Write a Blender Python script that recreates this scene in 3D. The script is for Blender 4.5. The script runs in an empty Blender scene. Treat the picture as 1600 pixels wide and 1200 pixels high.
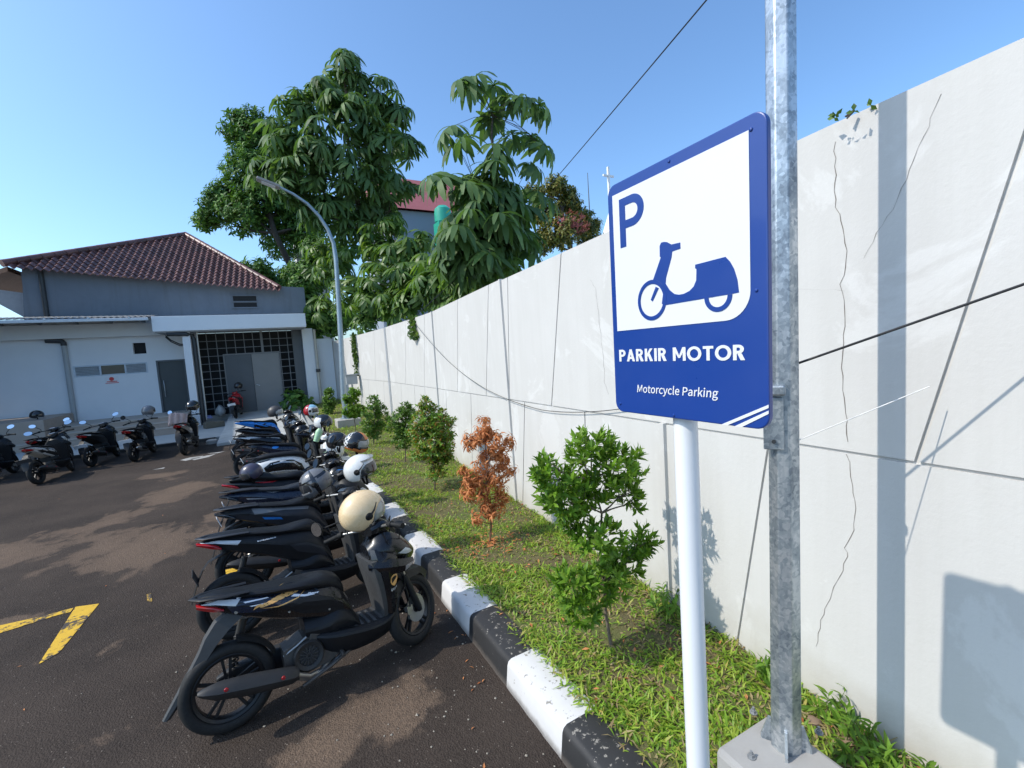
import bpy, bmesh, math, random
import numpy as np
from mathutils import Vector, Matrix, Euler

# ------------------------------------------------------------------ camera
F_PX, CAM_H = 700.0, 2.2
def _norm(v): return v/np.linalg.norm(v)
_g = _norm(np.array([601.0, 8846.0, F_PX]))
_y = np.array([-388.0, -29.0, F_PX]); _y = _norm(_y-_g*(_y@_g))
_x = np.cross(_y, -_g)
CM = np.array([_x, _y, -_g])             # world <- (right, down, forward)
scene = bpy.context.scene
cam_d = bpy.data.cameras.new('camera')
cam_d.sensor_width = 36.0
cam_d.lens = 36.0*F_PX/1600.0
cam_d.clip_start = 0.05
cam_d.clip_end = 3000
cam = bpy.data.objects.new('camera', cam_d)
scene.collection.objects.link(cam)
_m = Matrix.Identity(4)
for r in range(3):
    _m[r][0] = CM[r][0]; _m[r][1] = -CM[r][1]; _m[r][2] = -CM[r][2]
_m[2][3] = CAM_H
cam.matrix_world = _m
scene.camera = cam

# ------------------------------------------------------------------ light
SUN_AZ, SUN_EL = math.radians(168), math.radians(45.4)   # direction towards the sun (azimuth from +X)
world = bpy.data.worlds.new("World"); scene.world = world
world.use_nodes = True
wn = world.node_tree.nodes; wl = world.node_tree.links
wn.clear()
sky = wn.new('ShaderNodeTexSky'); sky.sky_type = 'NISHITA'; sky.sun_disc = False
sky.sun_elevation = SUN_EL
sky.sun_rotation = math.pi/2 - SUN_AZ
sky.air_density = 1.0; sky.dust_density = 1.7; sky.ozone_density = 4.0; sky.altitude = 20
bg = wn.new('ShaderNodeBackground'); bg.inputs[1].default_value = 0.15
wo = wn.new('ShaderNodeOutputWorld')
tint = wn.new('ShaderNodeMix'); tint.data_type = 'RGBA'; tint.blend_type = 'MULTIPLY'; tint.inputs[0].default_value = 1.0
tint.inputs[7].default_value = (.86, 1.03, 1.11, 1)      # tropical humid air: a cleaner cyan-blue than the model's
wl.new(sky.outputs[0], tint.inputs[6]); wl.new(tint.outputs[2], bg.inputs[0]); wl.new(bg.outputs[0], wo.inputs[0])
sd = bpy.data.lights.new('sun', 'SUN'); sd.energy = 2.45; sd.angle = math.radians(0.53); sd.color = (1.0, 0.935, 0.83)
sun = bpy.data.objects.new('sun', sd); scene.collection.objects.link(sun)
_sd = Vector((math.cos(SUN_EL)*math.cos(SUN_AZ), math.cos(SUN_EL)*math.sin(SUN_AZ), math.sin(SUN_EL)))
sun.rotation_euler = _sd.to_track_quat('Z', 'Y').to_euler()
sun.location = (-10, 10, 20)
scene.view_settings.view_transform = 'Standard'
scene.view_settings.look = 'None'
scene.view_settings.exposure = 0.72
scene.view_settings.gamma = 1.0
scene.render.engine = 'CYCLES'
scene.cycles.max_bounces = 6

# ------------------------------------------------------------------ helpers
COL = scene.collection
R = math.radians
def ray(px, py): return CM @ np.array([px-800.0, py-600.0, F_PX])
def at_z(px, py, z=0.0):
    r = ray(px, py); t = (z-CAM_H)/r[2]; return Vector((r[0]*t, r[1]*t, z))
def at_y(px, py, Y):
    r = ray(px, py); t = Y/r[1]; return Vector((r[0]*t, Y, CAM_H+r[2]*t))
def at_x(px, py, X):
    r = ray(px, py); t = X/r[0]; return Vector((X, r[1]*t, CAM_H+r[2]*t))

def tag(o, label=None, cat=None, group=None, kind=None):
    if label: o['label'] = label
    if cat: o['category'] = cat
    if group: o['group'] = group
    if kind: o['kind'] = kind
    return o
def empty(name, loc, rot=(0, 0, 0), label=None, cat=None, group=None):
    o = bpy.data.objects.new(name, None); COL.objects.link(o)
    o.empty_display_size = 0.1
    o.location = loc; o.rotation_euler = rot
    return tag(o, label, cat, group)

class MB:
    """collects shapes and links them as one mesh object"""
    def __init__(s): s.v = []; s.f = []; s.m = []; s.cur = 0
    def add(s, verts, faces, mi=None):
        b = len(s.v); s.v.extend([tuple(v) for v in verts])
        for f in faces:
            s.f.append(tuple(b+i for i in f)); s.m.append(s.cur if mi is None else mi)
    def box(s, c, d, rot=None, mi=None):
        hx, hy, hz = d[0]/2, d[1]/2, d[2]/2
        vs = [Vector((x*hx, y*hy, z*hz)) for x in (-1, 1) for y in (-1, 1) for z in (-1, 1)]
        if rot is not None:
            mm = rot if isinstance(rot, Matrix) else Euler(rot).to_matrix()
            vs = [mm @ v for v in vs]
        vs = [v+Vector(c) for v in vs]
        s.add(vs, [(0, 1, 3, 2), (4, 6, 7, 5), (0, 4, 5, 1), (2, 3, 7, 6), (0, 2, 6, 4), (1, 5, 7, 3)], mi)
    def span(s, a, b, mi=None):
        s.box([(a[i]+b[i])/2 for i in range(3)], [abs(b[i]-a[i]) for i in range(3)], None, mi)
    def tube(s, pts, rad, n=10, cap=True, mi=None, squash=None):
        pts = [Vector(p) for p in pts]
        k = len(pts)
        rads = rad if hasattr(rad, '__len__') else [rad]*k
        prev = None; rings = []
        for i, p in enumerate(pts):
            if i == 0: t = pts[1]-p
            elif i == k-1: t = p-pts[i-1]
            else: t = (pts[i+1]-p).normalized()+(p-pts[i-1]).normalized()
            t.normalize()
            if prev is None:
                u = t.orthogonal().normalized()
                if abs(t.z) < .95:
                    u = Vector((0, 0, 1)).cross(t).normalized()
            else:
                u = (prev-t*prev.dot(t)).normalized()
            prev = u; w = t.cross(u)
            q = squash or (1, 1)
            rings.append([p+(u*math.cos(2*math.pi*j/n)*q[0]+w*math.sin(2*math.pi*j/n)*q[1])*rads[i] for j in range(n)])
        s.rings(rings, cap, mi)
    def rings(s, rings, cap=True, mi=None, closed=False):
        n = len(rings[0]); vs = [v for r in rings for v in r]; fs = []
        k = len(rings)
        for i in range(k-1 if not closed else k):
            a = i*n; b = ((i+1) % k)*n
            for j in range(n):
                fs.append((a+j, a+(j+1) % n, b+(j+1) % n, b+j))
        if cap and not closed:
            fs.append(tuple(reversed(range(n)))); fs.append(tuple((k-1)*n+j for j in range(n)))
        s.add(vs, fs, mi)
    def lathe(s, prof, axis='Z', c=(0, 0, 0), n=24, mi=None, closed=False):
        """prof: (radius, height) pairs turned about the axis"""
        rs = []
        for (r, h) in prof:
            ring = []
            for j in range(n):
                a = 2*math.pi*j/n; x, y = r*math.cos(a), r*math.sin(a)
                p = {'Z': (x, y, h), 'Y': (x, h, y), 'X': (h, x, y)}[axis]
                ring.append(Vector(p)+Vector(c))
            rs.append(ring)
        s.rings(rs, cap=not closed, mi=mi, closed=closed)
    def prism(s, poly, d, origin, U, V, mi=None):
        """flat polygon (u,v) in the plane origin+u*U+v*V, thickened by the vector d"""
        o = Vector(origin); U = Vector(U); V = Vector(V); d = Vector(d)
        a = [o+U*p[0]+V*p[1] for p in poly]; b = [p+d for p in a]; n = len(a)
        s.add(a+b, [tuple(reversed(range(n))), tuple(range(n, 2*n))]+[(i, (i+1) % n, n+(i+1) % n, n+i) for i in range(n)], mi)
    def xf(s, M, start=0):
        for i in range(start, len(s.v)): s.v[i] = tuple(M @ Vector(s.v[i]))
    def build(s, name, mats, parent=None, smooth=None, bevel=0, sub=0, recalc=True):
        me = bpy.data.meshes.new(name)
        me.from_pydata(s.v, [], s.f)
        mats = mats if isinstance(mats, (list, tuple)) else [mats]
        for m in mats: me.materials.append(m)
        if len(mats) > 1: me.polygons.foreach_set('material_index', s.m)
        if recalc:
            bm = bmesh.new(); bm.from_mesh(me)
            bmesh.ops.recalc_face_normals(bm, faces=bm.faces)
            bm.to_mesh(me); bm.free()
        if smooth is not None:
            me.polygons.foreach_set('use_smooth', [True]*len(me.polygons))
            if smooth < 170: me.set_sharp_from_angle(angle=R(smooth))
        me.update()
        o = bpy.data.objects.new(name, me); COL.objects.link(o)
        if parent is not None: o.parent = parent
        if bevel:
            b = o.modifiers.new('bevel', 'BEVEL'); b.width = bevel; b.segments = 2; b.limit_method = 'ANGLE'; b.angle_limit = R(40)
            b.harden_normals = False
        if sub:
            b = o.modifiers.new('sub', 'SUBSURF'); b.levels = sub; b.render_levels = sub
        return o

def np_mesh(name, V, Q, mat, parent=None, smooth=True):
    V = np.asarray(V, np.float32).reshape(-1, 3); Q = np.asarray(Q, np.int32)
    k = Q.shape[1]
    me = bpy.data.meshes.new(name)
    me.vertices.add(len(V)); me.vertices.foreach_set('co', V.ravel())
    me.loops.add(Q.size); me.loops.foreach_set('vertex_index', Q.ravel())
    me.polygons.add(len(Q))
    me.polygons.foreach_set('loop_start', np.arange(0, Q.size, k, dtype=np.int32))
    me.polygons.foreach_set('loop_total', np.full(len(Q), k, np.int32))
    me.polygons.foreach_set('use_smooth', np.full(len(Q), smooth, bool))
    me.materials.append(mat)
    me.update(calc_edges=True); me.validate()
    o = bpy.data.objects.new(name, me); COL.objects.link(o)
    if parent is not None: o.parent = parent
    return o

def leaves(P, D, N, L, W, droop=0.5, k=3, fold=0.25, shape='lance'):
    """many leaves as one array: base P, direction D, face normal N, length L, width W"""
    n = len(P)
    D = D/np.linalg.norm(D, axis=1, keepdims=True)
    N = N-D*np.sum(N*D, axis=1, keepdims=True)
    N = N/(np.linalg.norm(N, axis=1, keepdims=True)+1e-9)
    S = np.cross(D, N)
    L = np.asarray(L).reshape(-1, 1)*np.ones((n, 1)); W = np.asarray(W).reshape(-1, 1)*np.ones((n, 1))
    droop = np.asarray(droop).reshape(-1, 1)*np.ones((n, 1))
    wf = {'lance': lambda t: math.sin(math.pi*min(1, t**.75*.97+.03))**.9 if t > 0 else .12,
          'obov': lambda t: .15+.85*math.sin(math.pi*(t**1.5)*.93) if t < 1 else .25,
          'blade': lambda t: 1-t*.85}[shape]
    rows = []
    for j in range(k+1):
        t = j/k; w = wf(t)*.5
        c = P+D*L*(t*(1-.25*droop*t))-N*L*(droop*t*t*.7)
        e = W*w
        if fold > 0:
            rows.append(np.stack([c-S*e+N*e*fold, c, c+S*e+N*e*fold], 1))
        else:
            rows.append(np.stack([c-S*e, c+S*e], 1))
    A = np.stack(rows, 1)                 # n, k+1, c, 3
    c = A.shape[2]
    V = A.reshape(-1, 3)
    q = []
    for j in range(k):
        for i in range(c-1):
            q.append((j*c+i, j*c+i+1, (j+1)*c+i+1, (j+1)*c+i))
    q = np.array(q)
    Q = (q[None]+(np.arange(n)*(k+1)*c)[:, None, None]).reshape(-1, 4)
    return V, Q
def join_np(parts):
    Vs, Qs, b = [], [], 0
    for V, Q in parts:
        Vs.append(V); Qs.append(Q+b); b += len(V)
    return np.concatenate(Vs), np.concatenate(Qs)

def text_mesh(txt, size, bold=0.0, shear=0.0, extrude=0.0, align='LEFT'):
    cu = bpy.data.curves.new('lettering', 'FONT')
    cu.body = txt; cu.size = size; cu.offset = bold; cu.shear = shear; cu.extrude = extrude
    cu.align_x = align; cu.space_character = TEXT_SPACE; cu.resolution_u = 4
    if TEXT_FONT: cu.font = TEXT_FONT
    o = bpy.data.objects.new('lettering', cu); COL.objects.link(o)
    dg = bpy.context.evaluated_depsgraph_get()
    me = bpy.data.meshes.new_from_object(o.evaluated_get(dg))
    vs = [v.co.copy() for v in me.vertices]; fs = [tuple(p.vertices) for p in me.polygons]
    bpy.data.objects.remove(o); bpy.data.curves.remove(cu); bpy.data.meshes.remove(me)
    return vs, fs
TEXT_FONT = None; TEXT_SPACE = 1.0
try:
    import os
    _fp = os.path.join(bpy.utils.resource_path('LOCAL'), 'datafiles', 'fonts', 'Noto Sans CJK Regular.woff2')
    if os.path.exists(_fp): TEXT_FONT = bpy.data.fonts.load(_fp)
except Exception:
    TEXT_FONT = None

# ------------------------------------------------------------------ materials
def nodes_of(name):
    m = bpy.data.materials.new(name); m.use_nodes = True
    nt = m.node_tree; nt.nodes.clear()
    out = nt.nodes.new('ShaderNodeOutputMaterial'); b = nt.nodes.new('ShaderNodeBsdfPrincipled')
    nt.links.new(b.outputs[0], out.inputs[0])
    return m, nt, b, out
def coord(nt, scale=1.0, vec=None, world=False):
    t = nt.nodes.new('ShaderNodeTexCoord'); mp = nt.nodes.new('ShaderNodeMapping')
    if world:
        g = nt.nodes.new('ShaderNodeNewGeometry'); nt.links.new(g.outputs['Position'], mp.inputs[0])
    else:
        nt.links.new(t.outputs['Object'], mp.inputs[0])
    mp.inputs['Scale'].default_value = vec or (scale, scale, scale)
    return mp.outputs[0]
def noise(nt, vec, scale=1.0, detail=4, rough=.55, dist=0):
    n = nt.nodes.new('ShaderNodeTexNoise'); n.inputs['Scale'].default_value = scale
    n.inputs['Detail'].default_value = detail; n.inputs['Roughness'].default_value = rough
    n.inputs['Distortion'].default_value = dist
    nt.links.new(vec, n.inputs['Vector']); return n.outputs[0]
def ramp(nt, fac, stops, interp='LINEAR'):
    r = nt.nodes.new('ShaderNodeValToRGB'); cr = r.color_ramp; cr.interpolation = interp
    while len(cr.elements) > 1: cr.elements.remove(cr.elements[-1])
    for i, (p, c) in enumerate(stops):
        e = cr.elements[0] if i == 0 else cr.elements.new(p)
        e.position = p
        c = c if hasattr(c, '__len__') else (c, c, c)
        e.color = (*c[:3], 1)
    nt.links.new(fac, r.inputs[0]); return r.outputs[0]
def mix(nt, fac, a, b, mode='MIX'):
    n = nt.nodes.new('ShaderNodeMix'); n.data_type = 'RGBA'; n.blend_type = mode
    for s, v in ((n.inputs[0], fac), (n.inputs[6], a), (n.inputs[7], b)):
        if isinstance(v, bpy.types.NodeSocket): nt.links.new(v, s)
        elif hasattr(v, '__len__'): s.default_value = (*v[:3], 1)
        else: s.default_value = v if s == n.inputs[0] else (v, v, v, 1)
    return n.outputs[2]
def math_(nt, op, a, b=0.0):
    n = nt.nodes.new('ShaderNodeMath'); n.operation = op
    for s, v in ((n.inputs[0], a), (n.inputs[1], b)):
        if isinstance(v, bpy.types.NodeSocket): nt.links.new(v, s)
        else: s.default_value = v
    return n.outputs[0]
def bump(nt, b, h, strength=.3, dist=.01):
    n = nt.nodes.new('ShaderNodeBump'); n.inputs['Strength'].default_value = strength; n.inputs['Distance'].default_value = dist
    nt.links.new(h, n.inputs['Height']); nt.links.new(n.outputs[0], b.inputs['Normal'])
def setin(b, **k):
    for n, v in k.items():
        b.inputs[n.replace('_', ' ')].default_value = v

def plain(name, col, rough=.5, metal=0.0, var=.15, scale=8.0, bmp=0.0, bscale=120.0, coat=0.0, rvar=.1, spec=.5):
    """procedural paint/plastic/metal: colour, roughness and bump broken up by noise"""
    m, nt, b, out = nodes_of(name)
    v = coord(nt)
    n = noise(nt, v, scale, 5)
    c = mix(nt, n, [x*(1-var) for x in col], [min(1, x*(1+var)) for x in col])
    nt.links.new(c, b.inputs['Base Color'])
    n2 = noise(nt, v, scale*3.1, 4)
    rr = ramp(nt, n2, [(.25, max(.02, rough-rvar)), (.75, min(1, rough+rvar))])
    nt.links.new(rr, b.inputs['Roughness'])
    setin(b, Metallic=metal, Specular_IOR_Level=spec, Coat_Weight=coat, Coat_Roughness=.06)
    if bmp: bump(nt, b, noise(nt, v, bscale, 3), bmp, .004)
    return m
def leafmat(name, cols, rough=.45, trans=.25, spec=.4):
    m, nt, b, out = nodes_of(name)
    g = nt.nodes.new('ShaderNodeNewGeometry')
    n = len(cols)
    c = ramp(nt, g.outputs['Random Per Island'], [(i/(n-1), cols[i]) for i in range(n)])
    nt.links.new(c, b.inputs['Base Color'])
    setin(b, Roughness=rough, Specular_IOR_Level=spec)
    t = nt.nodes.new('ShaderNodeBsdfTranslucent')
    tc = mix(nt, 1.0, c, (1.6, 1.7, .7), 'MULTIPLY'); nt.links.new(tc, t.inputs[0])
    ms = nt.nodes.new('ShaderNodeMixShader'); ms.inputs[0].default_value = trans
    nt.links.new(b.outputs[0], ms.inputs[1]); nt.links.new(t.outputs[0], ms.inputs[2])
    nt.links.new(ms.outputs[0], out.inputs[0])
    return m

DUST = []        # dusty worn areas of the road: (x, y, half length, half width, strength)
def mat_asphalt():
    m, nt, b, out = nodes_of('asphalt')
    v = coord(nt, world=True)
    big = noise(nt, v, .42, 6, .62, .6)
    med = noise(nt, v, 1.7, 7, .68, .4)
    k = math_(nt, 'ADD', math_(nt, 'MULTIPLY', big, .62), math_(nt, 'MULTIPLY', med, .38))
    tot = None
    for (x, y, rx, ry, amp) in DUST:
        sv = nt.nodes.new('ShaderNodeVectorMath'); sv.operation = 'SUBTRACT'; nt.links.new(v, sv.inputs[0]); sv.inputs[1].default_value = (x, y, 0)
        mv = nt.nodes.new('ShaderNodeVectorMath'); mv.operation = 'MULTIPLY'; nt.links.new(sv.outputs[0], mv.inputs[0]); mv.inputs[1].default_value = (1/rx, 1/ry, 0)
        ln = nt.nodes.new('ShaderNodeVectorMath'); ln.operation = 'LENGTH'; nt.links.new(mv.outputs[0], ln.inputs[0])
        g = math_(nt, 'MULTIPLY', math_(nt, 'MAXIMUM', math_(nt, 'SUBTRACT', 1.35, ln.outputs['Value']), 0.0), amp)
        tot = g if tot is None else math_(nt, 'MAXIMUM', tot, g)
    k2 = math_(nt, 'ADD', math_(nt, 'SUBTRACT', k, .10), tot) if tot else k
    dust = ramp(nt, k2, [(.50, 0), (.535, .75), (.62, 1)])
    soft = ramp(nt, noise(nt, v, .9, 5, .6), [(.35, 0), (.7, 1)])
    fine = noise(nt, v, 160, 3, .7)
    mid = noise(nt, v, 34, 4, .7)
    vor = nt.nodes.new('ShaderNodeTexVoronoi'); vor.inputs['Scale'].default_value = 95
    nt.links.new(v, vor.inputs['Vector'])
    dark = mix(nt, soft, (.024, .0175, .014), (.056, .041, .032))
    dark = mix(nt, ramp(nt, mid, [(.4, 0), (.75, .6)]), dark, (.062, .047, .037))
    brown = mix(nt, fine, (.115, .078, .053), (.215, .15, .105))
    brown = mix(nt, ramp(nt, mid, [(.35, .5), (.6, 0)]), brown, (.06, .044, .034))
    dark = mix(nt, ramp(nt, fine, [(.55, 0), (.75, .6)]), dark, (.13, .105, .085))
    c = mix(nt, math_(nt, 'MULTIPLY', dust, .85), dark, brown)
    sp = nt.nodes.new('ShaderNodeTexVoronoi'); sp.inputs['Scale'].default_value = 46
    nt.links.new(v, sp.inputs['Vector'])
    speck = ramp(nt, sp.outputs['Distance'], [(.12, 1), (.19, 0)])
    gate = ramp(nt, noise(nt, v, 23, 2), [(.55, 0), (.60, 1)])
    c = mix(nt, math_(nt, 'MULTIPLY', math_(nt, 'MULTIPLY', speck, gate), .6), c, (.34, .29, .24))
    nt.links.new(c, b.inputs['Base Color'])
    setin(b, Roughness=.9, Specular_IOR_Level=.25)
    hh = math_(nt, 'ADD', vor.outputs['Distance'], math_(nt, 'MULTIPLY', fine, .6))
    bump(nt, b, hh, .8, .007)
    return m
def mat_wallplaster():
    m, nt, b, out = nodes_of('pale_wall_render')
    v = coord(nt)
    st = noise(nt, coord(nt, vec=(9, 9, .5)), 1.0, 5, .6)
    bl = noise(nt, v, 1.3, 6, .6, .3)
    c = mix(nt, bl, (.52, .505, .48), (.605, .59, .565))
    c = mix(nt, math_(nt, 'MULTIPLY', ramp(nt, st, [(.4, 0), (.75, 1)]), .45), c, (.50, .485, .455))
    pat = ramp(nt, noise(nt, v, .9, 7, .66, 1.2), [(.56, 0), (.60, 1)])
    c = mix(nt, math_(nt, 'MULTIPLY', pat, .4), c, (.68, .67, .65))
    # splashed dirt along the foot of the wall
    g = nt.nodes.new('ShaderNodeNewGeometry'); sx = nt.nodes.new('ShaderNodeSeparateXYZ'); nt.links.new(g.outputs['Position'], sx.inputs[0])
    hgt = math_(nt, 'ADD', sx.outputs[2], math_(nt, 'MULTIPLY', noise(nt, v, 3.5, 5), .5))
    foot = ramp(nt, hgt, [(.42, .55), (.75, 0)])
    c = mix(nt, foot, c, (.36, .32, .25))
    nt.links.new(c, b.inputs['Base Color']); setin(b, Roughness=.9, Specular_IOR_Level=.2)
    bump(nt, b, noise(nt, v, 38, 5, .65), .16, .01)
    return m
def mat_kerb():
    m, nt, b, out = nodes_of('painted_kerb')
    g = nt.nodes.new('ShaderNodeNewGeometry'); v = g.outputs['Position']
    sx = nt.nodes.new('ShaderNodeSeparateXYZ'); nt.links.new(v, sx.inputs[0])
    ph = math_(nt, 'FRACT', math_(nt, 'ADD', math_(nt, 'MULTIPLY', sx.outputs[1], 1/1.23), KERB_PHASE))
    sel = math_(nt, 'GREATER_THAN', ph, .5)
    wear = noise(nt, v, 26, 6, .7)
    wh = mix(nt, noise(nt, v, 5, 5), (.50, .485, .47), (.63, .615, .60))
    bk = mix(nt, noise(nt, v, 5, 5), (.014, .014, .015), (.03, .029, .029))
    c = mix(nt, sel, bk, wh)
    top = ramp(nt, math_(nt, 'ADD', sx.outputs[2], math_(nt, 'MULTIPLY', sx.outputs[0], .12)), [(.30, 0), (.335, 1)])
    thr = math_(nt, 'ADD', wear, math_(nt, 'MULTIPLY', top, .06))
    chip = ramp(nt, thr, [(.655, 0), (.68, 1)])
    c = mix(nt, chip, c, (.24, .22, .19))
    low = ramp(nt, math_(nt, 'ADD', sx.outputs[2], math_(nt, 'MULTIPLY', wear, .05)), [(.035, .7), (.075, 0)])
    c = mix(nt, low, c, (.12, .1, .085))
    nt.links.new(c, b.inputs['Base Color']); setin(b, Roughness=.62)
    bump(nt, b, wear, .25, .004)
    return m
KERB_PHASE = 0.0
KERB_PHASE = .9634
rng = np.random.default_rng(11); random.seed(11)
# ---- materials
def _dust(px, py, qx, qy, wx, amp):
    p, q = at_z(px, py), at_z(qx, qy); DUST.append(((p.x+q.x)/2, (p.y+q.y)/2, wx, abs(q.y-p.y)/2, amp))
for a in ((280, 742, 280, 785, .75, .15), (250, 738, 250, 748, .7, .11), (60, 815, 60, 905, 2.2, .12), (260, 810, 260, 900, 1.1, .15), (330, 790, 330, 830, .4, .12), (60, 1005, 60, 1075, .5, .12),
          (620, 1040, 620, 1195, .55, .15), (520, 1120, 520, 1230, .45, .13), (120, 1130, 120, 1220, .6, .08), (20, 960, 20, 985, .4, .1)): _dust(*a)
A_ = {}
A_['asphalt'] = mat_asphalt()
A_['wall'] = mat_wallplaster()
A_['kerb'] = mat_kerb()
A_['groove'] = plain('grey_joint_filler', (.33, .325, .315), .9, var=.2)
A_['crack'] = plain('hairline_crack', (.16, .14, .12), .9)
A_['whitewall'] = plain('white_building_plaster', (.70, .72, .74), .85, var=.06, scale=1.6, bmp=.08, bscale=40)
A_['beam'] = plain('cream_plaster', (.66, .66, .65), .85, var=.07, scale=2)
A_['fascia'] = plain('white_metal_fascia', (.74, .77, .79), .5, var=.05, scale=1.5)
def mat_greywall():
    m, nt, b, out = nodes_of('weathered_grey_wall')
    v = coord(nt)
    c = mix(nt, noise(nt, v, .8, 7, .65, .8), (.125, .15, .185), (.22, .25, .285))
    st = noise(nt, coord(nt, vec=(5, 5, .35)), 1, 5, .6)
    c = mix(nt, math_(nt, 'MULTIPLY', ramp(nt, st, [(.5, 0), (.8, 1)]), .5), c, (.12, .125, .13))
    nt.links.new(c, b.inputs['Base Color']); setin(b, Roughness=.92)
    bump(nt, b, noise(nt, v, 25, 5), .2, .01)
    return m
A_['greywall'] = mat_greywall()
def mat_tile():
    m, nt, b, out = nodes_of('clay_roof_tile')
    v = coord(nt)
    g = nt.nodes.new('ShaderNodeNewGeometry')
    c = ramp(nt, g.outputs['Random Per Island'], [(0, (.105, .05, .046)), (.4, (.165, .072, .063)), (.75, (.22, .105, .09)), (1, (.13, .065, .063))])
    c = mix(nt, math_(nt, 'MULTIPLY', ramp(nt, noise(nt, v, 1.6, 6, .6), [(.4, 0), (.7, 1)]), .55), c, (.09, .055, .055))
    nt.links.new(c, b.inputs['Base Color']); setin(b, Roughness=.42)
    return m
A_['tile'] = mat_tile()
A_['dkmetal'] = plain('dark_grey_painted_steel', (.085, .095, .105), .45, var=.12, scale=2.5)
A_['grille'] = plain('grey_steel_grille', (.17, .175, .18), .5, var=.15)
A_['door'] = plain('charcoal_door', (.045, .055, .06), .4, var=.12, scale=3)
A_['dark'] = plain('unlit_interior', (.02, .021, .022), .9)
A_['greypipe'] = plain('grey_downpipe', (.34, .36, .37), .5, var=.12)
A_['blackpipe'] = plain('black_pipe', (.03, .033, .036), .45)
A_['beigepipe'] = plain('beige_pipe', (.5, .47, .4), .5)
A_['conc'] = plain('concrete', (.38, .365, .335), .9, var=.22, scale=5, bmp=.25, bscale=70)
A_['conc2'] = plain('smooth_precast_concrete', (.31, .30, .285), .85, var=.16, scale=6, bmp=.15, bscale=60)
A_['pave'] = plain('pale_concrete_paving', (.36, .37, .36), .9, var=.18, scale=2.2, bmp=.15, bscale=50)
A_['step'] = plain('tan_tile_step', (.36, .29, .235), .6, var=.14, scale=2.5)
A_['tread'] = plain('step_tread', (.42, .36, .30), .6, var=.12, scale=2.5)
A_['soil'] = None
A_['gutter'] = plain('white_gutter', (.62, .66, .69), .4)
A_['corr'] = plain('grey_corrugated_sheet', (.30, .30, .29), .55, var=.3, scale=3)
A_['glass'] = plain('dark_window_glass', (.02, .025, .03), .08, spec=.8)
A_['frame'] = plain('blue_grey_window_frame', (.5, .56, .62), .45)
A_['wood'] = plain('brown_eave_wood', (.14, .08, .055), .7, var=.3)
A_['red'] = plain('red_paint', (.55, .03, .03), .4)
A_['yellow'] = None
A_['cable'] = plain('black_cable', (.012, .012, .013), .5)
A_['string'] = plain('white_string', (.7, .69, .66), .8)
def mat_galv():
    m, nt, b, out = nodes_of('galvanised_steel')
    v = coord(nt)
    vo = nt.nodes.new('ShaderNodeTexVoronoi'); vo.inputs['Scale'].default_value = 75
    mp = nt.nodes.new('ShaderNodeMixRGB') if False else None
    wv = noise(nt, v, 18, 3, .5)
    vv = nt.nodes.new('ShaderNodeVectorMath'); vv.operation = 'ADD'
    sc = nt.nodes.new('ShaderNodeVectorMath'); sc.operation = 'SCALE'; sc.inputs[3].default_value = .05
    cmb = nt.nodes.new('ShaderNodeCombineXYZ'); nt.links.new(wv, cmb.inputs[0]); nt.links.new(wv, cmb.inputs[2])
    nt.links.new(cmb.outputs[0], sc.inputs[0]); nt.links.new(v, vv.inputs[0]); nt.links.new(sc.outputs[0], vv.inputs[1])
    nt.links.new(vv.outputs[0], vo.inputs['Vector'])
    bw = nt.nodes.new('ShaderNodeRGBToBW'); nt.links.new(vo.outputs['Color'], bw.inputs[0])
    big = noise(nt, coord(nt, vec=(9, 9, 5)), 1, 6, .62, .5)
    f = math_(nt, 'ADD', math_(nt, 'MULTIPLY', bw.outputs[0], .22), math_(nt, 'MULTIPLY', big, .78))
    c = ramp(nt, f, [(.34, (.20, .23, .26)), (.48, (.36, .40, .43)), (.62, (.60, .62, .63))])
    nt.links.new(c, b.inputs['Base Color'])
    rr = ramp(nt, f, [(.3, .5), (.7, .34)]); nt.links.new(rr, b.inputs['Roughness'])
    setin(b, Metallic=.75)
    h = math_(nt, 'ADD', big, math_(nt, 'MULTIPLY', noise(nt, v, 90, 3), .35))
    bump(nt, b, h, .3, .004)
    return m
A_['galv'] = mat_galv()
A_['lamppole'] = plain('blue_grey_galvanised_pole', (.33, .40, .44), .42, metal=.45, var=.15)
A_['postwhite'] = plain('white_enamel_post', (.74, .75, .76), .35, var=.04, scale=4, coat=.3)
A_['signblue'] = plain('royal_blue_sign_film', (.010, .045, .235), .34, var=.05, scale=2, coat=.25)
A_['signwhite'] = plain('white_sign_film', (.66, .67, .69), .4, var=.02, scale=2)
A_['signgrey'] = plain('bare_aluminium', (.55, .56, .57), .4, metal=.8)

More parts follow.
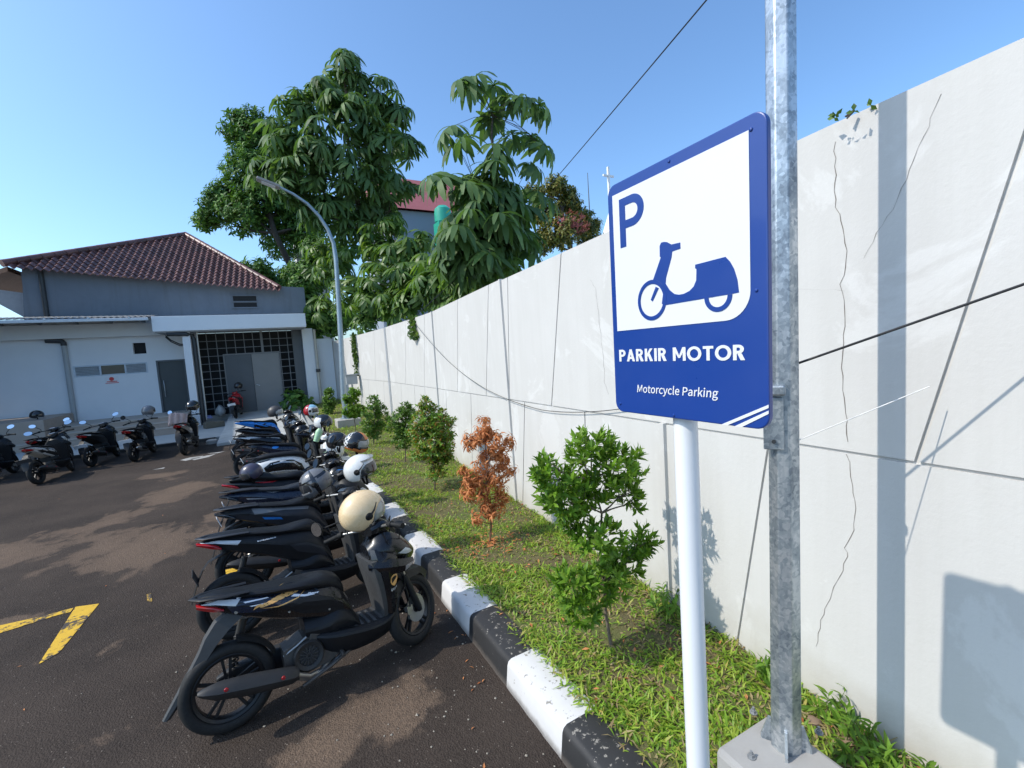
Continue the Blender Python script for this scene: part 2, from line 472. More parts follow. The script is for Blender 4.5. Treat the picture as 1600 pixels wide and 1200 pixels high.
def mat_yellow():
    m, nt, b, out = nodes_of('worn_yellow_paint')
    v = coord(nt, world=True)
    n = noise(nt, v, 20, 6, .75)
    n2 = noise(nt, v, 3.2, 4, .6)
    wear = ramp(nt, math_(nt, 'ADD', math_(nt, 'MULTIPLY', n, .6), math_(nt, 'MULTIPLY', n2, .5)), [(.555, 0), (.60, 1)])
    c = mix(nt, noise(nt, v, 6, 4), (.50, .29, .015), (.68, .42, .03))
    c = mix(nt, wear, c, (.05, .04, .034))
    nt.links.new(c, b.inputs['Base Color']); setin(b, Roughness=.8)
    bump(nt, b, noise(nt, v, 150, 3), .5, .004)
    return m
A_['yellow'] = mat_yellow()
def mat_soil():
    m, nt, b, out = nodes_of('planter_soil')
    v = coord(nt, world=True)
    n = noise(nt, v, 6, 6, .65); n2 = noise(nt, v, 1.1, 5, .6)
    c = mix(nt, n, (.05, .036, .02), (.17, .125, .06))
    c = mix(nt, ramp(nt, n2, [(.42, .2), (.6, .8)]), c, (.08, .11, .02))
    nt.links.new(c, b.inputs['Base Color']); setin(b, Roughness=.95)
    bump(nt, b, noise(nt, v, 60, 5), .8, .02)
    return m
A_['soil'] = mat_soil()

# ---- ground and road
g = MB(); g.add([(-400, -400, -.02), (400, -400, -.02), (400, 400, -.02), (-400, 400, -.02)], [(0, 1, 2, 3)])
tag(g.build('ground', A_['conc']), kind='structure')
g = MB()
nx, ny = 40, 40
vs = []; xs = np.linspace(-30, 1.25, nx); ys = np.linspace(-30, 16.4, ny)
for y in ys:
    for x in xs: vs.append((x, y, 0))
g.add(vs, [(j*nx+i, j*nx+i+1, (j+1)*nx+i+1, (j+1)*nx+i) for j in range(ny-1) for i in range(nx-1)])
tag(g.build('road', A_['asphalt']), kind='structure')

# painted bay markings: thin sheets on the asphalt
def marking(polys):
    g = MB()
    for p in polys:
        q = [at_z(a, b, .004) for a, b in p]
        g.add(q, [tuple(range(len(q)))])
    return tag(g.build('road_marking', A_['yellow']), kind='structure')
marking([[(155, 943), (118, 948), (60, 1038), (92, 1020)], [(115, 949.5), (110, 956), (90, 961), (0, 989), (-60, 1008), (-60, 996), (0, 977), (60, 964)],
         [(372, 890), (355, 893), (318, 932), (335, 930)], [(341, 897), (369, 890), (372, 886), (340, 893)],
         [(236, 927), (229, 929), (230, 939), (238, 940)]])
# pale dried cement smear near the far kerb
g = MB()
for pts in [[(281, 719), (296, 715), (318, 712), (312, 715), (290, 720)], [(298, 717), (322, 712), (338, 709), (326, 714), (303, 719)], [(322, 709), (352, 705), (340, 708)], [(238, 734), (258, 730), (256, 732)]]:
    q = [at_z(a, b, .004) for a, b in pts]; g.add(q, [tuple(range(len(q)))])
tag(g.build('road_stain', plain('dried_cement', (.33, .32, .30), .9, var=.3, scale=9)), kind='structure')

# ---- wall line
W = [(2.1, -3.0), (2.38, .4), (3.06, 9.2), (3.28, 14.0), (3.15, 18.2), (2.55, 23.6)]
WS = [0]
for i in range(len(W)-1): WS.append(WS[-1]+math.hypot(W[i+1][0]-W[i][0], W[i+1][1]-W[i][1]))
def wall_at(s, z, off=0.0):
    s = max(-1, min(WS[-1]+.5, s)); i = 0
    while i < len(W)-2 and s > WS[i+1]: i += 1
    a, b = W[i], W[i+1]; L = WS[i+1]-WS[i]; u = (s-WS[i])/L
    nx, ny = -(b[1]-a[1])/L, (b[0]-a[0])/L         # towards the road
    return Vector((a[0]+(b[0]-a[0])*u+nx*off, a[1]+(b[1]-a[1])*u+ny*off, z))
def wall_x(Y):
    for a, b in zip(W, W[1:]):
        if Y <= b[1]: return a[0]+(b[0]-a[0])*(Y-a[1])/(b[1]-a[1])
    return W[-1][0]
def soil_z(x, y):
    zk = float(np.interp(y, [0, 6, 14, 24], [.165, .17, .24, .33]))
    zw = float(np.interp(y, [0, 9, 14, 18.5, 24], [.195, .2, .29, .43, .48]))
    t = max(0, min(1, (x-1.38)/max(.2, wall_x(y)-1.38)))
    return zk+(zw-zk)*t+.025*math.sin(x*3.1+y*1.7)*math.sin(y*2.3)*(t*(1-t)*4)

def zgroove(s): return float(np.interp(s, [0, 3.5, 8, 13, 17, 21, 27], [1.6, 1.595, 1.545, 1.48, 1.45, 1.432, 1.41]))
def ztop(s): return float(np.interp(s, [0, 4.3, 5.9, 8.1, 8.11, 11.6, 16.7, 21.2, 27], [3.14, 3.146, 3.10, 3.075, 3.092, 3.035, 3.08, 3.09, 3.03]))
GAP = .009
mb = MB()
def panel(lb, lt, rb, rt, zb, zt):
    """wall panel between two joint lines (s at bottom, s at top)"""
    N = max(2, int((max(rb, rt)-min(lb, lt))/.4)+2)
    K = 2; F = [[None]*(N+1) for _ in range(K+1)]; Bk = [[None]*(N+1) for _ in range(K+1)]
    for r in range(K+1):
        v = r/K
        for i in range(N+1):
            u = i/N
            l = lb+(lt-lb)*v; rr = rb+(rt-rb)*v
            s = l+GAP+(rr-l-2*GAP)*u
            b = zb(s) if callable(zb) else zb; t = zt(s) if callable(zt) else zt
            z = b+(t-b)*v
            F[r][i] = wall_at(s, z, 0); Bk[r][i] = wall_at(s, z, -.02)
    vs = [p for row in F for p in row]; c = N+1
    mb.add(vs, [(r*c+i, r*c+i+1, (r+1)*c+i+1, (r+1)*c+i) for r in range(K) for i in range(N)])
    ring = [(0, i) for i in range(N+1)]+[(r, N) for r in range(1, K+1)]+[(K, i) for i in range(N-1, -1, -1)]+[(r, 0) for r in range(K-1, 0, -1)]
    a = [F[r][i] for r, i in ring]; b = [Bk[r][i] for r, i in ring]; n = len(ring)
    mb.add(a+b, [(i, (i+1) % n, n+(i+1) % n, n+i) for i in range(n)])
SE = WS[-1]
UP = [(0, 0), (1.8, 1.8), (3.844, 3.46), (7.018, 6.643), (8.12, 7.926), (8.955, 8.566), (10.337, 9.946), (11.68, 11.62), (12.732, 12.251), (14.534, 13.944), (16.52, 16.55), (18.4, 18.1), (21.0, 20.8), (23.0, 22.8), (SE, SE)]
LO = [(0, 0), (2.2, 2.2), (4.83, 4.52), (6.477, 6.385), (7.985, 7.678), (9.9, 9.64), (11.35, 11.07), (12.95, 12.70), (13.85, 13.63), (15.3, 15.1), (17.65, 17.45), (19.7, 19.5), (22.0, 21.9), (SE, SE)]
for a, b in zip(UP, UP[1:]): panel(a[0], a[1], b[0], b[1], lambda s: zgroove(s)+.007, ztop)
for a, b in zip(LO, LO[1:]): panel(a[0], a[1], b[0], b[1], -.1, lambda s: zgroove(s)-.007)
# core of the wall behind the panel faces
N = 60
for side in (0,):
    prev = None; rings = []
    for i in range(N+1):
        s = SE*i/N
        rings.append([wall_at(s, -.1, -.014), wall_at(s, ztop(s)-.004, -.014), wall_at(s, ztop(s)-.004, -.17), wall_at(s, -.1, -.17)])
    mb.rings(rings)
wall = mb.build('boundary_wall', A_['wall'], smooth=20)
tag(wall, 'long pale grey rendered boundary wall with dark slanted joint lines', 'wall')
for s0, s1, zt_, zb_ in [(8.147, 8.097, None, -.05), (11.61, 11.69, None, -.05), (16.56, 16.51, None, -.05), (20.75, 20.95, None, 0), (5.35, 5.358, 1.58, -.05)]:
    g = MB()
    zt2 = zt_ or ztop(s0)-.002
    rings = []
    for k in range(2):
        z = zt2 if k == 0 else zb_
        s = s0 if k == 0 else s1
        rings.append([wall_at(s-.028, z, -.015), wall_at(s-.02, z, .026), wall_at(s+.02, z, .026), wall_at(s+.028, z, -.015)])
    g.rings(rings)
    g.build('joint_strip', A_['wall'], wall, smooth=30)
def crack(pts, w=.003):
    g = MB(); prev = None
    P = []
    for (sa, za), (sb, zb) in zip(pts, pts[1:]):
        n = max(2, int(math.hypot(sb-sa, zb-za)/.035))
        for i in range(n):
            t = i/n; P.append((sa+(sb-sa)*t+random.gauss(0, .004), za+(zb-za)*t+random.gauss(0, .003)))
    P.append(pts[-1])
    vs = []; fs = []
    for i, (s, z) in enumerate(P):
        q = w*(.5+.8*random.random())/2
        vs += [wall_at(s-q, z, .0015), wall_at(s+q, z, .0015)]
        if i: fs.append((2*i-2, 2*i-1, 2*i+1, 2*i))
    g.add(vs, fs); g.build('crack', A_['crack'], wall)
crack([(4.159, 3.06), (4.155, 2.8), (4.113, 2.585), (4.128, 2.4), (4.118, 2.2), (4.133, 2.0), (4.112, 1.64)], .0032)
crack([(4.112, 1.58), (4.08, 1.32), (4.09, 1.2), (4.13, 1.10), (4.115, 1.06), (4.156, .944), (4.24, .7), (4.278, .494)], .0025)
crack([(3.771, 3.07), (3.84, 2.9), (3.91, 2.72), (3.989, 2.597), (4.04, 2.5)], .0018)
crack([(6.18, 2.76), (6.109, 2.68), (6.08, 2.4), (6.04, 2.0), (6.05, 1.85), (6.0, 1.75)], .002)
crack([(4.36, 2.41), (4.22, 2.385), (4.12, 2.364)], .0018)

# ---- kerb
g = MB()
ys = np.concatenate([np.arange(-3, 15.01, .123/2)])
prof = [(1.18, -.05), (1.18, 0), (1.198, .145), (1.208, .168), (1.23, .18), (1.40, .182), (1.44, .172), (1.44, -.05)]
rings = []
for i, y in enumerate(ys):
    j = .0015*math.sin(i*1.9)
    # a small open joint between the blocks
    ph = ((y/1.23+KERB_PHASE)*2) % 1.0
    d = .006 if min(ph, 1-ph) < .03 else 0
    rings.append([(x+d+j if x < 1.25 else x, y, z-(d if z > .1 else 0)) for x, z in prof])
g.rings([[Vector(p) for p in r] for r in rings])
kerb = tag(g.build('kerb', A_['kerb'], smooth=50), kind='structure')

# ---- planting strip
nx, ny = 14, 130
vs = []
for y in np.linspace(-3, 23.5, ny):
    for t in np.linspace(0, 1, nx):
        x = 1.37+(wall_x(y)+.02-1.37)*t
        vs.append((x, y, soil_z(x, y)))
g = MB(); g.add(vs, [(j*nx+i, j*nx+i+1, (j+1)*nx+i+1, (j+1)*nx+i) for j in range(ny-1) for i in range(nx-1)])
tag(g.build('planting_bed', A_['soil'], smooth=180), kind='structure')

# ---- far kerb, pavement, ramp
g = MB(); g.span((-9.5, 16.25, -.05), (-1.5, 16.38, .12)); 
fk = g.build('pavement_kerb', A_['kerb'], bevel=.015); tag(fk, kind='structure')
g = MB(); g.span((-9.5, 16.385, -.05), (1.3, 22.0, .115)); tag(g.build('pavement', A_['pave']), kind='structure')
g = MB()
prof = [(15.1, .0), (15.1, .09), (16.8, .155), (20.0, .27), (21.3, .31), (21.3, .0)]
g.add([(-1.38, y, z) for y, z in prof]+[(1.1, y, z) for y, z in prof], [tuple(range(6)), tuple(range(11, 5, -1))]+[(i, i+6, (i+1) % 6+6, (i+1) % 6) for i in range(6)])
tag(g.build('ramp', plain('stamped_concrete_ramp', (.40, .405, .39), .85, var=.3, scale=3, bmp=.5, bscale=18), bevel=.012), kind='structure')
g = MB()
g.lathe([(.001, .12), (.1, .118), (.15, .09), (.16, 0), (.001, -.01)], 'Z', (-1.56, 15.9, 0), 20)
tag(g.build('kerb_stone', A_['conc2'], smooth=40), 'rounded pale kerb stone beside the concrete ramp', 'kerb stone')
g = MB(); g.span((-.3, 0, 0), (.3, .3, .2)); g.span((-.26, .03, .2), (.0, .27, .23))
o = g.build('concrete_block', plain('mossy_block', (.12, .11, .085), .9, var=.35, scale=9, bmp=.4, bscale=40), bevel=.015)
o.location = at_z(337, 668, .12); o.rotation_euler = (0, 0, .35)
tag(o, 'dark mossy concrete block lying beside the ramp', 'block')
# ------------------------------------------------------------------ main building
bld = empty('office_building', (-4, 21.5, 0), label='white single-storey building with charcoal door and dark entrance grille', cat='building')
BO = Vector((-4, 21.5, 0))
def bpart(mb, name, m, parent=None, **k):
    mb.xf(Matrix.Translation(-BO)); return mb.build(name, m, parent or bld, **k)
FY = 21.5
g = MB()
# front wall with openings for door, small vent and louvre window
def wall_with_holes(g, x0, x1, z0, z1, y, t, holes):
    xs = sorted({x0, x1, *[h[0] for h in holes], *[h[1] for h in holes]}); zs = sorted({z0, z1, *[h[2] for h in holes], *[h[3] for h in holes]})
    for a, b in zip(xs, xs[1:]):
        for c, d in zip(zs, zs[1:]):
            mx, mz = (a+b)/2, (c+d)/2
            if any(h[0] < mx < h[1] and h[2] < mz < h[3] for h in holes): continue
            g.add([(a, y, c), (b, y, c), (b, y, d), (a, y, d)], [(0, 1, 2, 3)])
    for h in holes:
        a, b, c, d = h
        for q in ([(a, c), (a, d)], [(b, c), (b, d)], [(a, c), (b, c)], [(a, d), (b, d)]):
            (p, r), (s, u) = q
            g.add([(p, y, r), (s, y, u), (s, y+t, u), (p, y+t, r)], [(0, 1, 2, 3)])
DOOR = (-3.57, -2.65, .66, 2.66); VENT = (-4.19, -3.81, 2.95, 3.36); LOU = (-5.92, -3.83, 2.22, 2.63)
wall_with_holes(g, -9.5, -2.2, .0, 4.3, FY, .18, [DOOR, VENT, LOU])
bpart(g, 'wall', A_['whitewall'], recalc=False)
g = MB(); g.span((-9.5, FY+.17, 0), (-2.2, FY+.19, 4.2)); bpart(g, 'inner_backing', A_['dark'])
g = MB(); g.span((-9.5, FY-.28, 3.6), (-3.2, FY-.003, 4.07)); bpart(g, 'beam', A_['beam'])
# door
g = MB(); g.span((DOOR[0]+.002, FY+.06, DOOR[2]), (DOOR[1]-.002, FY+.11, DOOR[3]-.002)); d = bpart(g, 'door', A_['door'])
g = MB(); g.tube([(-3.40, FY+.0, 1.25), (-3.40, FY-.03, 1.28), (-3.40, FY-.03, 1.85), (-3.40, FY, 1.88)], .014); bpart(g, 'handle', A_['galv'], d, smooth=40)
g = MB()
for a, b in (((DOOR[0], FY-.006, DOOR[2]), (DOOR[0]+.06, FY+.059, DOOR[3])), ((DOOR[1]-.06, FY-.006, DOOR[2]), (DOOR[1], FY+.059, DOOR[3])), ((DOOR[0]+.06, FY-.006, DOOR[3]-.06), (DOOR[1]-.06, FY+.059, DOOR[3]))): g.span(a, b)
bpart(g, 'frame', A_['dkmetal'], d)
# louvre window
wdo = MB()
x0, x1, z0, z1 = LOU
for a, b in (((x0, z0), (x1, z0+.045)), ((x0, z1-.045), (x1, z1)), ((x0, z0+.045), (x0+.05, z1-.045)), ((x1-.05, z0+.045), (x1, z1-.045)), ((x0+.7, z0+.045), (x0+.75, z1-.045)), ((x1-.68, z0+.045), (x1-.63, z1-.045))):
    wdo.span((a[0], FY-.012, a[1]), (b[0], FY+.06, b[1]))
wf_ = bpart(wdo, 'louvre_window', A_['frame'])
g = MB()
for a, b in ((x0+.05, x0+.7), (x1-.63, x1-.05)):
    g = MB()
    for i in range(6):
        z = z0+.075+i*.053
        g.box(((a+b)/2, FY+.03, z), (b-a, .06, .012), (R(-38), 0, 0))
    bpart(g, 'louvre', A_['frame'], wf_)
g = MB(); g.span((x0+.752, FY+.03, z0+.047), (x1-.682, FY+.036, z1-.047)); bpart(g, 'pane', A_['glass'], wf_)
# plaque
pl = at_y(175, 594, FY)
g = MB(); g.span((pl.x-.2, FY-.012, pl.z-.13), (pl.x+.2, FY-.002, pl.z+.13)); pq = bpart(g, 'plaque', A_['signwhite'])
g = MB(); g.lathe([(.001, 0), (.07, 0), (.07, .004), (.001, .004)], 'Y', (pl.x-.005, FY-.017, pl.z+.045), 20); g.span((pl.x-.15, FY-.016, pl.z-.065), (pl.x+.15, FY-.0125, pl.z-.035)); g.span((pl.x-.19, FY-.016, pl.z-.112), (pl.x+.19, FY-.0125, pl.z-.09))
bpart(g, 'red_emblem', A_['red'], pq)
# drainpipes
g = MB(); g.tube([(-6.05, FY-.075, .66), (-6.05, FY-.075, 3.36)], .075, 14); dp = bpart(g, 'downpipe', A_['greypipe'], smooth=40)
g = MB(); g.tube([(-6.05, FY-.085, 3.36), (-6.05, FY-.085, 3.46), (-6.10, FY-.09, 3.52), (-6.21, FY-.09, 3.54), (-6.5, FY-.09, 3.56)], .085, 14); bpart(g, 'elbow', A_['blackpipe'], dp, smooth=40)
# corrugated awning + gutter
g = MB(); n = 150; vs = []
for j, (y, z) in enumerate(((20.1, 4.19), (21.9, 4.42))):
    for i in range(n+1):
        x = -9.5+(9.5-3.37)*i/n; vs.append((x, y, z+.022*math.sin(i*math.pi/2.0)))
g.add(vs, [(i, i+1, n+1+i+1, n+1+i) for i in range(n)])
aw = bpart(g, 'awning', A_['corr'], smooth=180)
g = MB(); g.span((-9.5, 19.98, 4.05), (-3.38, 20.08, 4.15)); gt = bpart(g, 'gutter', A_['gutter'], bevel=.015)
for i in range(6):
    g = MB(); g.box((-9.2+i*1.06, 20.01, 4.16), (.03, .14, .05))
    bpart(g, 'gutter_bracket', A_['fascia'], gt)
for i in range(7):
    g = MB(); g.span((-9.3+i*.93, 20.15, 4.08), (-9.24+i*.93, 21.2, 4.15))
    bpart(g, 'rafter', A_['dkmetal'])
# entrance canopy
g = MB(); g.span((-3.33, 20.2, 3.66), (1.68, 21.95, 4.2)); bpart(g, 'canopy', A_['fascia'], bevel=.012)
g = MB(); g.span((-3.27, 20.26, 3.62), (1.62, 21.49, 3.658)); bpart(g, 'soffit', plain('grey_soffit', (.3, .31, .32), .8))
# pillars
g = MB(); g.span((-2.52, 20.35, 0.05), (-2.28, 20.62, 3.62)); bpart(g, 'pillar', A_['whitewall'], bevel=.01)
g = MB(); g.span((1.56, 21.2, .1), (1.98, 21.6, 3.66)); bpart(g, 'pillar', A_['whitewall'], bevel=.01)
g = MB(); g.span((1.98, 21.4, .1), (2.75, 21.5, 3.2)); bpart(g, 'return_wall', A_['whitewall'])
g = MB(); g.tube([(-2.19, 20.5, .12), (-2.19, 20.5, 3.36), (-2.24, 20.5, 3.49), (-2.38, 20.32, 3.54), (-2.95, 20.32, 3.56)], .075, 12); bpart(g, 'drainpipe', A_['blackpipe'], smooth=40)
g = MB(); g.tube([(-2.07, 20.45, .7), (-2.07, 20.45, 3.61)], .022, 8); g.tube([(-2.07, 20.45, .7), (-2.09, 20.45, .3)], .022, 8); bpart(g, 'conduit', A_['beigepipe'], smooth=40)
g = MB(); g.tube([(2.04, 21.15, .2), (2.04, 21.15, 3.6)], .055, 12); bpart(g, 'conduit', A_['beigepipe'], smooth=40)
g = MB(); g.span((1.96, 21.06, 1.75), (2.13, 21.23, 1.89)); bpart(g, 'pipe_clamp', A_['blackpipe'])
# the looped black cables under the canopy
g = MB()
for dz in (0, .06): g.tube([(-3.1, 21.0, 3.5+dz), (-2.95, 21.0, 3.32+dz), (-2.7, 21.0, 3.16+dz), (-2.4, 20.7, 3.12+dz*.5)], .02, 8)
bpart(g, 'cable', A_['cable'], smooth=60)
# entrance grille with a double steel door
GX0, GX1, GZ0, GZ1 = -2.2, 1.52, .3, 3.63
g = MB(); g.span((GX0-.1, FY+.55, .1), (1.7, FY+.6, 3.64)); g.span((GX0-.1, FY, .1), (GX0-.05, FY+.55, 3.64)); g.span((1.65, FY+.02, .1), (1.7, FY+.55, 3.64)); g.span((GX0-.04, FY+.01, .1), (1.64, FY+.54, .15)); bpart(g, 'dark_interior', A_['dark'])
DX0, DX1, DZ1 = -1.40, .63, 2.76
g = MB()
xs = [GX0+i*.318 for i in range(13)]; zs = [GZ0+i*.30 for i in range(13)]
for x in xs:
    if x > GX1: continue
    if DX0 < x < DX1: g.span((x-.013, FY-.02, DZ1), (x+.013, FY+.006, GZ1))
    else: g.span((x-.013, FY-.02, GZ0-.1), (x+.013, FY+.006, GZ1))
for z in zs:
    if z > GZ1: continue
    if z < DZ1:
        g.span((GX0, FY-.016, z-.012), (DX0, FY+.002, z+.012)); g.span((DX1, FY-.016, z-.012), (GX1, FY+.002, z+.012))
    else: g.span((GX0, FY-.016, z-.012), (GX1, FY+.002, z+.012))
bpart(g, 'grille', A_['grille'])
g = MB(); g.span((GX1-.35, FY-.03, .2), (1.555, FY+.05, 3.655)); bpart(g, 'side_panel', A_['dkmetal'])
g = MB(); g.span((-.02, FY-.06, DZ1), (.07, FY+.0, GZ1)); bpart(g, 'mullion', A_['grille'])
mid = -.41
steel2 = plain('light_grey_steel_door', (.22, .22, .215), .42, var=.14, scale=1.5)
for a, b, mt in ((DX0+.05, mid-.006, A_['dkmetal']), (mid+.006, DX1-.05, steel2)):
    g = MB(); g.span((a, FY-.03, .32), (b, FY+.01, DZ1-.06)); leaf = bpart(g, 'entrance_door', mt, bevel=.004)
    if b > 0:
        g = MB(); g.tube([(mid+.08, FY-.03, 1.43), (mid+.08, FY-.08, 1.43), (mid+.2, FY-.08, 1.38)], .014, 8); bpart(g, 'handle', A_['galv'], leaf, smooth=40)
g = MB()
for a, b in (((DX0, FY-.04, .3), (DX0+.048, FY+.02, DZ1)), ((DX1-.048, FY-.04, .3), (DX1, FY+.02, DZ1)), ((DX0+.048, FY-.04, DZ1-.055), (DX1-.048, FY+.02, DZ1))): g.span(a, b)
bpart(g, 'door_frame', A_['grille'])
g = MB(); g.span((GX0, 21.32, .12), (1.55, 21.6, .33)); bpart(g, 'threshold', A_['conc'])

# entrance steps
st = empty('entrance_steps', (-9, 18, .1), label='broad tan tiled steps in front of the charcoal door', cat='steps')
SO = Vector((-9, 18, .1))
for i, (y, z0, z1) in enumerate(((18.6, .1, .34), (19.0, .34, .50), (19.4, .50, .66))):
    g = MB(); g.span((-9.5, y, z0), (-2.6 if i < 2 else -2.6, 21.485, z1-.03)); g.xf(Matrix.Translation(-SO)); ob = g.build('step', A_['step'], st)
    g = MB(); g.span((-9.5, y-.02, z1-.03), (-2.58, (19.0, 19.4, 21.49)[i]-.001, z1)); g.xf(Matrix.Translation(-SO)); g.build('tread', A_['tread'], ob, bevel=.004)
g = MB(); g.span((-9.5, 18.9, .1), (-6.05, 21.48, .99)); o = g.build('plinth', A_['step'], bevel=.01)
tag(o, 'tan raised plinth at the left end of the white building', 'plinth')

# ------------------------------------------------------------------ grey house with the tiled hip roof
gh = empty('tiled_roof_house', (-3, 22.3, 0), label='grey rendered house with a red-brown tiled hip roof above the white canopy', cat='house')
GO = Vector((-3, 22.3, 0))
def gpart(mb, name, m, parent=None, **k):
    mb.xf(Matrix.Translation(-GO)); return mb.build(name, m, parent or gh, **k)
HY = 22.05
def hp(px, py, y=HY): return at_y(px, py, y)
top = [hp(34, 418), hp(70, 422), hp(145, 430), hp(200, 436), hp(300, 441), hp(352, 444), hp(440, 449)]
x0 = hp(36, 490).x
g = MB()
pts = [(x0, 4.3)]+[(p.x, p.z+.04) for p in top]+[(1.9, top[-1].z), (1.9, 4.3)]
g.prism(pts, (0, .25, 0), (0, HY, 0), (1, 0, 0), (0, 0, 1)); gpart(g, 'wall', A_['greywall'])
g = MB(); g.span((x0+.01, HY+.26, 4.0), (x0+.2, 28, top[0].z-.1)); gpart(g, 'side_wall', A_['greywall'])
g = MB(); q = hp(383, 471)
for dz in (-.16, .12): g.span((q.x-.42, HY-.02, q.z+dz-.10), (q.x+.42, HY-.003, q.z+dz+.10))
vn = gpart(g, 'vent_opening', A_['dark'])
g = MB(); g.span((q.x-.5, HY-.06, q.z-.29), (q.x+.5, HY-.021, q.z-.24)); g.span((q.x-.5, HY-.06, q.z+.23), (q.x+.5, HY-.021, q.z+.28)); g.span((q.x-.5, HY-.05, q.z-.03), (q.x+.5, HY-.021, q.z+.01)); gpart(g, 'vent_ledge', A_['greywall'], vn)
a, b = hp(64, 424), hp(67, 492); g = MB(); g.tube([(a.x, HY-.06, a.z), (a.x, HY-.06, b.z-.3)], .075, 10); gpart(g, 'drainpipe', A_['blackpipe'], smooth=40)
# roof: apex, left eave corner, right eave corner
Lc = hp(17, 414, 21.9); Rc = hp(440, 451, 21.9); Ap = at_y(290, 368, 25.8)
Lc = Vector((Lc.x, 21.9, Lc.z)); Rc = Vector((Rc.x-.1, 21.9, Rc.z))
Bl = Vector((Lc.x, 31.0, Lc.z)); Br = Vector((Rc.x, 31.0, Rc.z)); 
g = MB()
# tiles on the face towards the car park, each tile a small S-curved piece
U = (Rc-Lc); Lu = U.length; U.normalize()
n_ = U.cross(Ap-Lc).normalized()
if n_.z < 0: n_ = -n_
Vv = n_.cross(U).normalized()
if Vv.z < 0: Vv = -Vv
apu, apv = (Ap-Lc).dot(U), (Ap-Lc).dot(Vv)
tw, th = .215, .28
nr = int(apv/th)+1
for j in range(-1, nr):
    v0 = j*th
    for i in range(int(Lu/tw)+1):
        u0 = i*tw+(.0)
        cu, cv = u0+tw/2, v0+th/2
        if cv < apv:
            lo = apu*max(0, cv)/apv; hi = Lu-(Lu-apu)*max(0, cv)/apv
            if not (lo-.15 < cu < hi+.15): continue
        else: continue
        vs = []; K = 6
        for r, (vv, lift) in enumerate(((v0-.03, .055), (v0+th, .015))):
            for k in range(K+1):
                t = k/K; w = .045*math.sin(t*2*math.pi)+.0
                vs.append(Lc+U*(u0+tw*1.02*t)+Vv*vv+n_*(lift+w+.03))
        for k in range(K+1):
            vs.append(vs[k]-n_*.03)
        g.add(vs, [(k, k+1, K+1+k+1, K+1+k) for k in range(K)]+[(2*(K+1)+k, 2*(K+1)+k+1, k+1, k) for k in range(K)])
gpart(g, 'tile_face', A_['tile'], smooth=60, recalc=False)
g = MB(); g.add([Lc, Rc, Ap, Bl, Br, Ap+Vector((0, 1.5, 0))], [(0, 1, 2), (0, 2, 5, 3), (1, 4, 5, 2), (3, 5, 4)]); gpart(g, 'roof', A_['tile'])
g = MB()
def ridge(a, b):
    d = b-a; n = int(d.length/.36)
    for i in range(n):
        p = a+d*(i/n); q = a+d*((i+1.12)/n); g.tube([p+Vector((0, 0, .04)), q+Vector((0, 0, .06))], [.13, .105], 10)
ridge(Lc-Vector((.15, .2, .03)), Ap); ridge(Rc, Ap)
gpart(g, 'ridge_cap', A_['tile'], smooth=60)
g = MB(); e = Lc+Vector((-.1, 0, -.05))
g.add([e, e+Vector((-1.3, .6, -.45)), e+Vector((-1.3, 6, -.45)), e+Vector((0, 6, 0)), e+Vector((0, 0, -.16)), e+Vector((-1.3, .6, -.61)), e+Vector((-1.3, 6, -.61)), e+Vector((0, 6, -.16))], [(0, 1, 2, 3), (4, 7, 6, 5), (0, 4, 5, 1), (1, 5, 6, 2), (2, 6, 7, 3)])
gpart(g, 'eave', A_['wood'])
g = MB(); q0, q1, q2 = hp(0, 452), hp(35, 456), hp(37, 490)
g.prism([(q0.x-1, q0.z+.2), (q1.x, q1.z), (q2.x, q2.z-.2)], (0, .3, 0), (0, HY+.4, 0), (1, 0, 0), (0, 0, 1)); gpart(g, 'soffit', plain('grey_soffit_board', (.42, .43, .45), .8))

# unseen block added left of the frame to throw the straight shadow across the far end of the road
g = MB(); g.span((-20, 0, 0), (0, 4.5, 9)); o = g.build('shadow_block', A_['greywall']); o.location = (-9.55, 16.75, 0); o.rotation_euler = (0, 0, R(0))
tag(o, 'unseen plain grey block added to throw the straight shadow on the road', 'building')
# ------------------------------------------------------------------ houses beyond the wall
nh = empty('neighbour_house', (10.5, 29, 0), label='blue-grey house with a red roof half hidden behind the trees', cat='house')
NO = Vector((10.5, 29, 0))
ze = at_y(660, 331, 29).z; zr = at_y(660, 283, 32).z
xa = at_y(596, 330, 29).x; xb = at_y(712, 330, 29).x+3
g = MB(); g.span((xa+.3, 29, 0), (xb, 36, ze-.01)); g.xf(Matrix.Translation(-NO)); g.build('wall', plain('blue_grey_house_wall', (.27, .31, .38), .9, var=.08, scale=1), nh)
g = MB(); g.add([(xa, 28.6, ze), (xb+.3, 28.6, ze), (xb+.3, 32, zr), (xa, 32, zr), (xa, 36, ze), (xb+.3, 36, ze)], [(0, 1, 2, 3), (3, 2, 5, 4), (0, 3, 4), (1, 5, 2)]); g.xf(Matrix.Translation(-NO)); g.build('roof', plain('red_sheet_roof', (.33, .10, .10), .6, var=.15, scale=2), nh)
p = at_y(692, 335, 27.5); g = MB(); g.lathe([(.001, .55), (.3, .5), (.52, .3), (.55, 0), (.55, -.5), (.5, -.55), (.001, -.55)], 'Z', p, 20); g.span((p.x-.5, p.y-.5, ze-3), (p.x+.5, p.y+.5, p.z-.55))
tag(g.build('water_tank', plain('green_plastic_tank', (.03, .36, .25), .4), smooth=40), 'bright green round water tank glimpsed between the trees', 'water tank')
p0, p1 = at_y(461, 378, 31), at_y(483, 420, 31)
tw_ = empty('pale_tower', (p0.x+.6, 31.8, 0), label='narrow pale tower behind the tall tree, right of the tiled roof', cat='tower')
TO = Vector((p0.x+.6, 31.8, 0))
